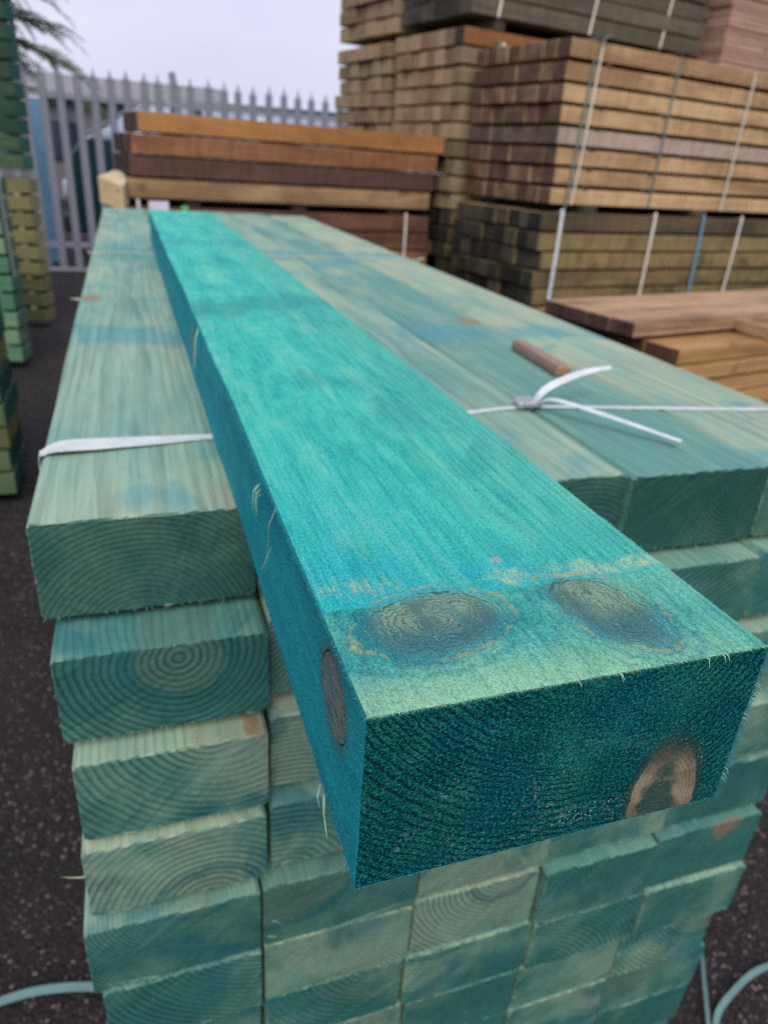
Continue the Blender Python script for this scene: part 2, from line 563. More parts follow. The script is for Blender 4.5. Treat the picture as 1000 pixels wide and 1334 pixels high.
g = G('white_strapping')
x_, y_, z_ = g.sep(g.P)
wv = ((x_ + y_) * 900).sin()
M_STRAP = g.bsdf(g.ramp(g.noise(g.P, 30, 3), [(0.3, (0.46, 0.50, 0.49)), (0.7, (0.62, 0.65, 0.64))]), 0.42, 0.5,
                 height=wv * 0.00018 + g.noise(g.P, 70, 3) * 0.0025)
M_STRAP_OLD = plain('weathered_strapping', (0.60, 0.56, 0.48), 0.5, 0.4, var=0.2, scale=6)
M_STRAP_BLUE = plain('blue_strapping', (0.12, 0.26, 0.36), 0.45, 0.5, scale=6)
M_STRAP_GREEN = plain('green_strapping', (0.10, 0.17, 0.14), 0.4, 0.5, scale=6)
M_STRAP_AQUA = plain('aqua_strapping', (0.10, 0.19, 0.18), 0.42, 0.5, scale=20)
M_SEAL = plain('strap_seal', (0.42, 0.46, 0.47), 0.35, 0.5, metal=0.5, scale=60)
g = G('galvanised_steel')
sp, sc_ = g.voronoi(g.P, 38)
M_GALV = g.bsdf(g.mix(g.sep(sc_)[0] * 0.5, (0.20, 0.21, 0.24), (0.28, 0.29, 0.335)), 0.5, 0.5, 0.1, height=g.noise(g.P, 60, 3) * 0.0005)

# ================================================================== ground
bm = bmesh.new()
bmesh.ops.create_grid(bm, x_segments=1, y_segments=1, size=400)
ground = link('ground', bm_mesh('ground', bm), M_TARMAC, loc=(0, 300, GZ))
tag(ground, 'dark wet tarmac of the timber yard', kind='structure')


# ================================================================== palisade fence
def make_fence():
    root = empty('palisade_fence', (0, 10.6, GZ))
    tag(root, 'grey galvanised steel palisade fence with spiked pales behind the brown stack', 'fence')
    # one pale: W-section strip with a three-pointed head
    prof = [(-0.046, 0.014), (-0.026, -0.005), (-0.010, 0.008), (0.010, 0.008), (0.026, -0.005), (0.046, 0.014)]
    V, F = [], []
    H = 2.26
    for z in (0.05, H):
        for k, (px, py) in enumerate(prof):
            V.append((px, py, z))
    for k in range(5):
        F.append((k, k + 1, 6 + k + 1, 6 + k))
    b = len(V)
    # pointed head: centre spike and two turned-out side tips
    V += [(0, -0.004, H + 0.14), (-0.044, -0.022, H + 0.055), (0.044, -0.022, H + 0.055)]
    F += [(8, 9, b), (7, 8, b), (9, 10, b), (6, 7, b + 1), (10, 11, b + 2)]
    me = mesh_from('pale', V, F)
    bmx = bmesh.new()
    bmx.from_mesh(me)
    bmesh.ops.solidify(bmx, geom=bmx.faces[:], thickness=0.003)
    bmesh.ops.recalc_face_normals(bmx, faces=bmx.faces)
    bmx.to_mesh(me)
    bmx.free()
    me.materials.append(M_GALV)
    for i in range(-9, 26):
        x = -0.71 + i * 0.1955
        p = link('pale', me, None, root, (x + random.uniform(-.004, .004), -0.035, random.uniform(-.012, .012) - 0.008 * max(i, 0) * 0.3),
                 (random.uniform(-.006, .006), random.uniform(-.008, .008), random.uniform(-.08, .08)))
    for z in (0.33, 2.05):
        bmr = bmesh.new()
        bm_box(bmr, -2.6, 4.5, -0.02, -0.012, z - 0.03, z + 0.03)
        bm_box(bmr, -2.6, 4.5, -0.012, 0.035, z + 0.022, z + 0.03)
        link('rail', bm_mesh('rail', bmr), M_GALV, root)
    for x in (-1.98, 0.63, 3.25):
        bmr = bmesh.new()
        bm_box(bmr, x - 0.04, x + 0.04, 0.04, 0.048, 0, 2.42)
        bm_box(bmr, x - 0.004, x + 0.004, 0.048, 0.13, 0, 2.42)
        bm_box(bmr, x - 0.04, x + 0.04, 0.13, 0.138, 0, 2.42)
        link('post', bm_mesh('post', bmr), M_GALV, root)
    bmr = bmesh.new()
    bm_box(bmr, -2.6, 4.5, -0.06, 0.06, 0, 0.035, 0.004)
    link('base_plate', bm_mesh('base_plate', bmr), M_GALV, root)
    return root


make_fence()


# ================================================================== timber packs
def boards(root, axis, cols, rows, wd, h, L, mats, gap=0.012, cgap=0.0008, z0=0.0, jit=0.012, name='board', keep=None, seed=1, xj=None):
    """fill a pack: rows from z0 up; axis 'x' runs along local X with columns in depth, 'y' along local Y with columns in X.
    mats: material or list per row (bottom to top) or function(row, col)"""
    r_ = random.Random(seed)
    for r in range(rows):
        rowoff = r_.uniform(-jit, jit) + (xj(r) if xj else 0)
        for c in range(cols):
            if keep and not keep(r, c):
                continue
            mt = mats(r, c) if callable(mats) else (mats[r] if isinstance(mats, list) else mats)
            me = board_mesh(wd, h, L, 0.0022)
            o = bpy.data.objects.new(name, me)
            COL.objects.link(o)
            if not me.materials:
                me.materials.append(mt)
            o.material_slots[0].link = 'OBJECT'
            o.material_slots[0].material = mt
            o.parent = root
            e = rowoff + r_.uniform(-jit, jit)
            lat = c * (wd + cgap) + wd / 2
            z = z0 + r * (h + gap) + r_.uniform(-.0015, .0015)
            if axis == 'x':
                o.location = (e, lat + r_.uniform(-.004, .004) + (r_.uniform(-.006, .006) if c == 0 else 0), z)
                o.rotation_euler = (0, 0, -math.pi / 2 + r_.uniform(-.002, .002))
            else:
                o.location = (lat + r_.uniform(-.003, .003), e, z)
                o.rotation_euler = (0, 0, r_.uniform(-.002, .002))
            o['pith'] = [r_.uniform(-wd * .6, wd * .6), 0.0, r_.uniform(-h * .6, h * 1.4)]


def lath(root, name, mat, x0, x1, y0, y1, z0, z1, bev=0.002):
    bm_ = bmesh.new()
    bm_box(bm_, x0, x1, y0, y1, z0, z1, bev)
    return link(name, bm_mesh(name, bm_), mat, root)


def strap_x(root, xs, mat, depth, z0, z1, wdt=0.016, lean=0.0, bow=0.0, name='strap', over=True):
    """band round a pack whose boards run along X: up the front, over the top, down the back"""
    o = 0.006
    pth = [(xs, -o - bow * 0.3, z0), (xs + lean * 0.3, -o - bow, z0 + (z1 - z0) * 0.3), (xs + lean * 0.6, -o - bow, z0 + (z1 - z0) * 0.65),
           (xs + lean, -o, z1 - 0.01), (xs + lean, o, z1 + 0.004),
           (xs + lean, depth - o, z1 + 0.004), (xs + lean, depth + o, z1 - 0.01), (xs, depth + o, z0)]
    if not over:
        pth = pth[:5] + [(xs + lean, 0.05, z1 + 0.003)]
    return link(name, ribbon(pth, wdt, (1, 0, 0), 0.001, 3), mat, root)


YAW = math.radians(11)

# --- big brown sleeper pack on the right: corner at (2.2, 3.63), z 0.034 .. 0.832
big = empty('sleeper_pack', (2.185, 3.645, 0.034), YAW)
tag(big, 'tall brown sleeper pack with pale sides and thin straps, right of the yard stack', 'timber pack', 'brown sleeper packs on the right')
rowm = [M_BROWN, M_BROWN, M_BROWN, M_GREYBROWN, M_BROWN, M_BROWN, M_BROWN, M_BROWN]
boards(big, 'x', 8, 8, 0.101, 0.081, 2.4, rowm, gap=0.019, jit=0.008, name='sleeper', seed=3, xj=lambda r: -0.004 * r)
for r in range(1, 8):
    for xs in (0.22, 0.72, 1.45, 2.1):
        lath(big, 'spacer', M_MOSSY, xs + r * 0.004, xs + 0.045 + r * 0.004, -0.004, 0.80, r * 0.1 - 0.0195, r * 0.1 + 0.0005)
strap_x(big, 0.11, M_STRAP_GREEN, 0.83, -0.02, 0.80, 0.015, lean=0.05)
strap_x(big, 0.15, M_STRAP_OLD, 0.83, 0.0, 0.80, 0.014, lean=0.045, bow=0.008)
strap_x(big, 0.78, M_STRAP_GREEN, 0.83, 0.0, 0.80, 0.014, lean=0.02)
strap_x(big, 1.45, M_STRAP_OLD, 0.83, 0.0, 0.80, 0.014, lean=0.02)

# --- mossy pack beneath it
low = empty('sleeper_pack', (2.10, 3.535, GZ), YAW)
tag(low, 'dark mossy sleeper pack with white straps under the tall brown sleeper pack', 'timber pack', 'brown sleeper packs on the right')
boards(low, 'x', 8, 13, 0.106, 0.089, 2.5, M_MOSSY, gap=0.013, z0=0.075, jit=0.014, name='sleeper', seed=5)
for xs in (0.25, 1.2, 2.2):
    lath(low, 'bearer', M_CHARCOAL, xs, xs + 0.09, 0.0, 0.86, 0.0, 0.074)
    lath(low, 'bearer', M_CHARCOAL, xs + .1, xs + 0.19, 0.06, 0.90, 1.392, 1.434)
for xs, mt, ln, wdt in ((0.09, M_STRAP, 0.03, 0.026), (0.83, M_STRAP_OLD, 0.03, 0.022), (1.30, M_STRAP_BLUE, 0.0, 0.022), (1.62, M_STRAP_OLD, 0.05, 0.022)):
    strap_x(low, xs, mt, 0.87, 0.3, 1.392, wdt, lean=ln, bow=0.012, over=False)


def along(d, r=0.0):
    """point on the left-hand face line of the right-hand packs, d metres behind the big pack's corner"""
    return (2.185 - math.sin(YAW) * d + math.cos(YAW) * r, 3.645 + math.cos(YAW) * d + math.sin(YAW) * r)


# --- olive packs behind
ax, ay = along(0.90, -0.06)
ol = empty('sleeper_pack', (ax, ay, GZ), YAW)
tag(ol, 'olive brown sleeper pack directly behind the tall brown sleeper pack', 'timber pack', 'brown sleeper packs on the right')
boards(ol, 'x', 8, 23, 0.101, 0.088, 2.4, lambda r, c: M_ORANGE if (r == 22 and c == 0) else (M_MOSSY if r < 13 else M_OLIVE),
       gap=0.0145, z0=0.0, jit=0.012, name='sleeper', seed=8, keep=lambda r, c: r > 9 or c in (0, 7))
ax, ay = along(1.80, -0.08)
ol2 = empty('sleeper_pack', (ax, ay, GZ), YAW)
tag(ol2, 'farthest olive brown sleeper pack, its left end against the sky and fence', 'timber pack', 'brown sleeper packs on the right')
boards(ol2, 'x', 7, 23, 0.116, 0.087, 2.4, lambda r, c: M_MOSSY if r < 12 else M_OLIVE, gap=0.015, jit=0.02, name='sleeper', seed=9, keep=lambda r, c: r > 9 or c in (0, 6))
# --- packs stacked on top
ax, ay = along(0.93, -0.02)
dk = empty('sleeper_pack', (ax, ay, 1.02), YAW)
tag(dk, 'dark grey sleeper pack with pale straps on top of the olive pack', 'timber pack', 'brown sleeper packs on the right')
for xs in (0.2, 1.0, 1.6):
    lath(dk, 'bearer', M_CHARCOAL, xs, xs + 0.08, 0.02, 0.8, -0.062, -0.001)
boards(dk, 'x', 6, 6, 0.136, 0.092, 2.02, M_CHARCOAL, gap=0.010, jit=0.018, name='sleeper', seed=11)
for xs in (0.20, 0.95, 1.62):
    strap_x(dk, xs, M_STRAP_OLD, 0.83, 0.0, 0.60, 0.018, lean=0.08)
ax, ay = along(1.80, -0.05)
tb = empty('sleeper_pack', (ax, ay, 0.99), YAW)
tag(tb, 'brown sleeper pack at top against the sky, beside the dark grey pack', 'timber pack', 'brown sleeper packs on the right')
for xs in (0.2, 1.0, 1.9):
    lath(tb, 'bearer', M_OLIVE, xs, xs + 0.08, 0.05, 0.8, -0.058, -0.001)
boards(tb, 'x', 6, 6, 0.136, 0.092, 2.3, M_OLIVE, gap=0.012, jit=0.018, name='sleeper', seed=12)
# --- pink boards at top right
ax, ay = along(0.80, 2.10)
pk = empty('board_pack', (ax, ay, 0.93), YAW)
tag(pk, 'pinkish tan pack of thin boards at the top right corner', 'timber pack')
boards(pk, 'x', 4, 24, 0.2, 0.028, 2.0, M_PINK, gap=0.0025, jit=0.004, name='board', seed=13)
ax, ay = along(0.86, 2.40)
pu = empty('sleeper_pack', (ax, ay, GZ), YAW)
tag(pu, 'sleeper pack that carries the pinkish boards, mostly behind the tall brown pack', 'timber pack', 'brown sleeper packs on the right')
boards(pu, 'x', 4, 22, 0.2, 0.093, 2.0, M_OLIVE, gap=0.012, jit=0.01, name='sleeper', seed=14, keep=lambda r, c: r > 17 or c == 0)

# --- deck board pack, right foreground
DY = math.radians(13)
dp = empty('plank_pack', (1.72, 2.10, GZ), DY)
tag(dp, 'low pack of smooth red brown planks on the right, beside the green pack', 'timber pack')
boards(dp, 'x', 4, 1, 0.119, 0.055, 2.6, M_DECK, gap=0.006, cgap=0.005, z0=1.045, jit=0.006, name='plank', seed=21)
for o in [q for q in dp.children]:
    pass
boards(dp, 'x', 5, 15, 0.162, 0.060, 2.5, lambda r, c: M_DECKEDGE, gap=0.0085, cgap=0.0015, z0=0.012, jit=0.016, name='plank', seed=22,
       keep=lambda r, c: r > 6 or c < 2)
for o in dp.children:
    if o.location.z < 1.04:
        o.location.x += 0.075
        o.location.y -= 0.165
lath(dp, 'bearer', M_TAN, 0.62, 0.66, -0.175, 0.0, 1.0455, 1.086)
for xs in (0.3, 1.9):
    lath(dp, 'bearer', M_CHARCOAL, xs, xs + 0.08, -0.15, 0.6, 0.0, 0.011)

# --- centre stack of brown beams
CY = math.radians(6.0)
CL = 1.89
cu = empty('beam_pack', (-0.030, 4.385, -0.082), CY)
tag(cu, 'upper stack of brown beams with an orange top beam, in front of the fence', 'timber pack')
boards(cu, 'x', 4, 4, 0.195, 0.099, CL, lambda r, c: [M_TAN, M_DARKBROWN, M_RUST, M_ORANGE][r], gap=0.012, jit=0.010, name='beam', seed=31, xj=lambda r: 0.075 if r == 3 else 0.0)
for r in range(1, 4):
    for xs in (0.30, 0.95, 1.6):
        lath(cu, 'spacer', M_DARKBROWN, xs, xs + 0.05, 0.004, 0.76, r * 0.111 - 0.0125, r * 0.111 + 0.0005)
cl = empty('beam_pack', (-0.040, 4.375, GZ), CY)
tag(cl, 'lower strapped stack of dark brown beams under the orange topped beams', 'timber pack')
boards(cl, 'x', 4, 11, 0.195, 0.096, CL, lambda r, c: [M_DARKBROWN, M_RUST, M_DARKBROWN, M_RUST, M_DARKBROWN, M_DARKBROWN, M_REDBROWN, M_RUST, M_RUST, M_REDBROWN, M_REDBROWN][r],
       gap=0.012, z0=0.098, jit=0.012, name='beam', seed=32)
for xs in (0.30, 0.95, 1.6):
    lath(cl, 'bearer', M_DARKBROWN, xs, xs + 0.09, 0.02, 0.76, 1.2755, 1.317)
    lath(cl, 'bearer', M_DARKBROWN, xs, xs + 0.09, 0.01, 0.76, 0.0, 0.0975)
strap_x(cl, 1.715, M_STRAP_OLD, 0.8, 0.2, 1.273, 0.016, lean=0.0, bow=0.006, over=False)
lath(cl, 'paper_label', plain('label_paper', (0.62, 0.62, 0.68), 0.6, var=0.05), 0.095, 0.205, -0.012, -0.0105, 1.255, 1.305, 0)
lath(cl, 'paper_label', plain('label_paper', (0.62, 0.62, 0.68), 0.6, var=0.05), 0.03, 0.048, -0.012, -0.0105, 1.250, 1.312, 0)
lath(cl, 'green_tag', plain('green_tag', (0.10, 0.42, 0.16), 0.5), 0.275, 0.315, -0.012, -0.0105, 1.255, 1.285, 0)
# pale beam sticking out at the left
pb = empty('pale_beam', (-0.190, 4.06, 0.030), math.radians(-4))
tag(pb, 'short pale sawn beam end sticking out left of the brown beams', 'beam')
bm = bmesh.new()
bm_box(bm, 0.0, 0.118, 0.0, 1.0, -0.125, 0.0, 0.003)
for v in bm.verts:
    if v.co.y < 0.1:
        v.co.z -= 0.04 * (v.co.x / 0.118)
o = link('beam_body', bm_mesh('beam_body', bm), M_PALE, pb)
o['pith'] = [0.05, 0, -0.2]
for yy in (0.10, 0.80):
    lath(pb, 'support_post', M_CHARCOAL, 0.015, 0.105, yy, yy + .1, GZ - 0.030, -0.1255)

# --- left-hand packs (timbers run left, out of the picture; only their right ends are in view)
def left_pack(label, x1, y0, rz, cols, wd, h, gap, rows, z0, mat, seed, L=2.0, jit=0.005, base=None):
    e = empty('post_pack', (x1, y0, z0), rz)
    tag(e, label, 'timber pack', 'green packs along the left')
    boards(e, 'x', cols, rows, wd, h, L, mat, gap=gap, cgap=0.004, z0=0.0, jit=jit, name='post', seed=seed, xj=lambda r: -L)
    dp_ = cols * (wd + .004)
    for r in range(1, rows):
        for xs in (-0.13, -1.2):
            lath(e, 'spacer', mat if not callable(mat) else M_PACKOLIVE, xs, xs + 0.05, 0.01, dp_ - .012, r * (h + gap) - gap - .001, r * (h + gap) + .001)
    if base:
        for xs in (-0.4, -1.6):
            lath(e, 'bearer', M_PACKOLIVE, xs, xs + .09, 0.005, dp_ - .01, -base, -0.0006)
    return e


pa = left_pack('lower olive post pack of the tall stack standing by the fence at left', -0.845, 7.10, math.radians(-18), 1, 0.21, 0.108, 0.028, 9, GZ + 0.06, M_PACKOLIVE, 41, base=.06)
pa2 = left_pack('upper dark green post pack of the tall stack at left', -0.855, 7.12, math.radians(-18), 1, 0.21, 0.118, 0.016, 11, -0.075, M_PACKGREEN, 42, base=.03)
pbk = left_pack('light green post pack at left edge with a white strap on top', -0.895, 5.69, math.radians(-12), 1, 0.22, 0.104, 0.024, 10, GZ + 0.06, M_PACKLIGHT, 43, base=.06)
link('strap', ribbon([(-.2, .05, 1.27), (-0.08, 0.04, 1.285), (-0.01, 0.04, 1.31), (0.02, 0.04, 1.27), (0.012, 0.04, 1.1), (0.012, 0.06, 0.6)], 0.03, (0, 1, 0), 0.001), M_STRAP, pbk)
pc = left_pack('nearest green and tan post pack at left edge beside the tarmac strip', -0.672, 3.265, 0.0, 3, 0.14, 0.098, 0.014, 10, GZ + 0.06,
               lambda r, c: M_PACKTEAL if (r * 7 + 1) % 3 else M_PACKOLIVE, 44, base=.06)

# ================================================================== main pale green pack
PK_END = 3.83
ZT = [-.1, -.206, -.312, -.418, -.524, -.632, -.738, -.843, -.948, -1.053, -1.158]
TH = [.097, .094, .096, .092, .098, .1035, .1025, .1025, .1025, .1025, .1025]
SEAMS = [[-.174, .022, .222, .433, .628, .832], [-.165, .026, .222, .425, .628, .826], [-.159, .023, .215, .41, .60, .80], [-.164, .018, .205, .39, .58, .775],
         [-.172, .010, .199, .385, .57, .755], [-.165, .010, .199, .379, .562, .748], [-.160, .010, .194, .382, .564, .750],
         [-.163, .012, .203, .380, .557, .733], [-.165, .010, .200, .378, .556, .752], [-.165, .010, .200, .380, .562, .746], [-.165, .010, .2, .38, .56, .745]]
FR = [[.395, .398, .399, .3905, .3925], [.345, .365, .352, .360, .366], [.326, .346, .335, .34, .35], [.3205, .330, .325, .33, .33],
      [.3135, .316, .322, .326, .33], [.316, .321, .324, .315, .3205], [.333, .323, .321, .316, .3135], [.33, .325, .322, .3215, .321],
      [.327, .325, .325, .322, .324], [.33, .325, .325, .325, .324], [.33, .33, .33, .33, .33]]


def sleeper_mesh(wd, h, L, seed, fine=True):
    """sawn sleeper: ragged front arris, wandering long edges. origin: front end, centre of width, bottom"""
    r_ = np.random.default_rng(seed)
    step = 0.004 if fine else 0.02
    nx_, nz_ = max(4, int(wd / step)), max(3, int(h / step))
    per = [(-wd / 2 + wd * i / nx_, h) for i in range(nx_)] + [(wd / 2, h - h * i / nz_) for i in range(nz_)] + \
          [(wd / 2 - wd * i / nx_, 0) for i in range(nx_)] + [(-wd / 2, h * i / nz_) for i in range(nz_)]
    per = np.array(per)
    n = len(per)
    corner = np.zeros(n, bool)
    for q in (0, nx_, nx_ + nz_, 2 * nx_ + nz_):
        corner[q % n] = True
    ys = [0.0, 0.0012, 0.004, 0.02, 0.05, 0.1, 0.17, 0.25, 0.35, 0.5, 0.7, 0.95, 1.2, 1.5, 1.8, 2.1, 2.5, 2.9, L - 0.002, L]
    V, F = [], []
    cen = np.array([0, h / 2])
    arc = np.arange(n) * step
    rag = np.abs(n1(arc, seed, 3, 90.0)) * 0.0009
    ragy = n1(arc, seed + 5, 3, 120.0) * 0.0007
    wob = [n1(np.array(ys), seed + 10 + k, 3, 2.5) * 0.0016 for k in range(4)]
    for j, y in enumerate(ys):
        p = per.copy()
        sx, sz = np.sign(p[:, 0]), np.sign(p[:, 1] - h / 2)
        onx = np.abs(np.abs(p[:, 0]) - wd / 2) < 1e-6
        onz = (p[:, 1] < 1e-6) | (p[:, 1] > h - 1e-6)
        p[:, 0] += np.where(onx, np.where(p[:, 0] > 0, wob[0][j], wob[1][j]), 0)
        p[:, 1] += np.where(onz, np.where(p[:, 1] > h / 2, wob[2][j], wob[3][j]) * 0.35, 0)
        both = onx & onz
        ins = np.where(both, 0.0022, 0.0)
        if j == 0:
            ins = ins + 0.0009 + rag
        elif j == 1:
            ins = ins + rag * 0.35
        elif j == len(ys) - 1:
            ins = ins + 0.0015
        p[:, 0] -= np.where(onx, sx * ins, 0)
        p[:, 1] -= np.where(onz, sz * ins, 0)
        yy = y + (ragy if j == 0 else 0)
        V += [(a, yy[i] if j == 0 else y, b) for i, (a, b) in enumerate(p)]
    m = len(ys)
    for j in range(m - 1):
        for i in range(n):
            q = (i + 1) % n
            F.append((j * n + i, (j + 1) * n + i, (j + 1) * n + q, j * n + q))
    F.append(tuple(range(n)))
    F.append(tuple((m - 1) * n + i for i in reversed(range(n))))
    return mesh_from('sleeper', V, F)


pack = empty('green_sleeper_pack', (0.33, 0.33, GZ))
tag(pack, 'strapped pack of pale green treated sleepers filling the foreground', 'timber pack')
SPV, SPF = [], []
PITH = {(1, 0): (0.012, 0.078), (0, 0): (-0.01, -0.03), (2, 0): (0.05, 0.13), (3, 0): (0.03, -0.02), (4, 0): (0.02, 0.12), (5, 0): (0.1, 0.16),
        (0, 3): (0.055, 0.075), (5, 2): (0.03, 0.11), (5, 3): (-0.06, 0.08), (6, 3): (-0.1, -0.06), (4, 1): (-0.08, 0.13), (5, 1): (0.03, -0.03)}
for k in range(11):
    for c in range(5):
        x0, x1 = SEAMS[k][c], SEAMS[k][c + 1] - 0.0015
        x1 -= 0.0015 if k == 0 else 0.003
        me = sleeper_mesh(x1 - x0, TH[k], PK_END - FR[k][c] + random.uniform(-.02, .02), 100 + k * 7 + c)
        me.materials.append(M_GREEN_TOP if k == 0 else M_GREEN)
        o = link('sleeper', me, None, pack)
        o.location = (Vector(((x0 + x1) / 2, FR[k][c], ZT[k] - TH[k])) - pack.location)
        pp = PITH.get((k, c), (random.uniform(-.13, .13), random.choice((random.uniform(-.10, -.015), random.uniform(.115, .21)))))
        o['pith'] = [pp[0], 0.0, pp[1]]
        # fringe of torn fibres on the arrises
        rr = random.Random(k * 31 + c)
        for q in range(46 if k < 7 else 22):
            e = rr.random()
            if e < 0.5:
                p = ((x0 + (x1 - x0) * rr.random()), FR[k][c] + 0.0005, ZT[k] - TH[k] + 0.001)
                d = (rr.uniform(-.6, .6), -0.5, -0.8)
            elif e < 0.7:
                p = ((x0 + (x1 - x0) * rr.random()), FR[k][c] + 0.0005, ZT[k] - 0.001)
                d = (rr.uniform(-.8, .8), -0.8, rr.uniform(-.5, .3))
            else:
                p = (x0 + 0.0015 if c == 0 or rr.random() < .5 else x1 - 0.001, FR[k][c] + rr.random() ** 2 * 0.25, ZT[k] - TH[k] + TH[k] * rr.random())
                d = (-0.8 if p[0] < (x0 + x1) / 2 else 0.8, -0.4, rr.uniform(-.8, .5))
            pl = Vector(p) - pack.location
            fibre(SPV, SPF, pl, d, rr.uniform(.0012, .0045) * (2.2 if rr.random() < .06 else 1), 0.00022)
for p, d, ln, wd_ in (((-.158, .326, -.455), (-1, -.1, .1), .022, .0012), ((.50, .398, -.197), (0.1, -.8, -.7), .010, .0008), ((.545, .392, -.197), (-.2, -.8, -.7), .009, .0008),
                      ((.013, .312, -.60), (.6, -.6, .5), .016, .0007), ((.018, .312, -.575), (.6, -.6, .5), .012, .0005), ((-.174, 1.42, -.102), (-1, .1, .2), .02, .002)):
    fibre(SPV, SPF, Vector(p) - pack.location, d, ln, wd_)
M_SPLINT = plain('torn_fibres', (0.42, 0.50, 0.33), 0.7, var=0.3, scale=40)
tag(link('splinters', mesh_from('splinters', SPV, SPF), M_SPLINT, pack), kind='stuff')
for yy in (0.6, 1.9, 3.4):
    o = lath(pack, 'bearer', M_PACKOLIVE, -0.5, 0.44, yy - .33, yy - .25, 0.0, GZ * -1 - 1.2605 - 0.001)


def L_(p):
    return Vector(p) - pack.location


zt = -0.0988
sp = [(-.1765, .556, -.30), (-.1765, .556, -.13), (-.1755, .556, -.103), (-.172, .557, zt), (-.155, .562, zt + .004), (-.12, .567, zt + .003), (-.06, .574, zt + .001), (0.0, .580, zt), (0.10, .592, zt),
      (0.2, .606, zt), (.34, .622, zt), (.43, .629, zt + .001), (.6, .607, zt), (.75, .582, zt), (.832, .570, zt), (.8335, .569, -.11), (.8335, .569, -.3)]
sw = [.010, .010, .015, .019, .031, .032, .024, .014, .010, .010, .010, .0105, .0105, .010, .010, .010, .010]
link('strap', ribbon([L_(p) for p in sp], sw, (0.05, 1, 0), 0.0009, 6), M_STRAP, pack)
link('strap', ribbon([L_(p) for p in [(.428, .621, -.0965), (.432, .617, -.085), (.45, .622, -.07), (.49, .635, -.060), (.535, .652, -.056), (.578, .665, -.056)]],
                     [.007, .009, .010, .010, .009, .007], [Vector((0, 1, .2)), Vector((.2, 1, .6)), Vector((-.2, .8, .7)), Vector((-.3, .7, .7)), Vector((-.3, .8, .5)), Vector((-.3, .8, .4))], 0.0009), M_STRAP, pack)
link('strap', ribbon([L_(p) for p in [(.434, .625, -.095), (.443, .606, -.081), (.455, .582, -.077), (.495, .527, -.082), (.545, .457, -.090)]],
                     [.006, .008, .009, .009, .007], [Vector((.6, .6, .4)), Vector((.8, .3, .4)), Vector((.9, .3, .2)), Vector((.8, .5, .2)), Vector((.8, .5, .1))], 0.0009), M_STRAP, pack)
bm = bmesh.new()
bm_box(bm, .410, .446, .618, .640, -.0975, -.088, 0.002)
bm_box(bm, .416, .440, .614, .644, -.094, -.0865, 0.0015)
o = link('strap_seal', bm_mesh('strap_seal', bm), M_SEAL, pack)
o.location = -pack.location
link('strap', ribbon([L_(p) for p in [(-.1765, 2.13, -.4), (-.1765, 2.13, -.12), (-.173, 2.13, zt), (0.0, 2.15, zt), (.4, 2.16, zt), (.832, 2.15, zt), (.8335, 2.15, -.12), (.8335, 2.15, -.4)]],
                     .009, (0, 1, 0), 0.0009, 4), M_STRAP_OLD, pack)

# ================================================================== the loose turquoise sleeper
def ell(g, u, v, cu_, cv_, ru, rv, ang=0.0):
    a = math.radians(ang)
    du, dv = u - cu_, v - cv_
    p = (du * math.cos(a) + dv * math.sin(a)) / ru
    q = (dv * math.cos(a) - du * math.sin(a)) / rv
    return (p * p + q * q).sqrt()


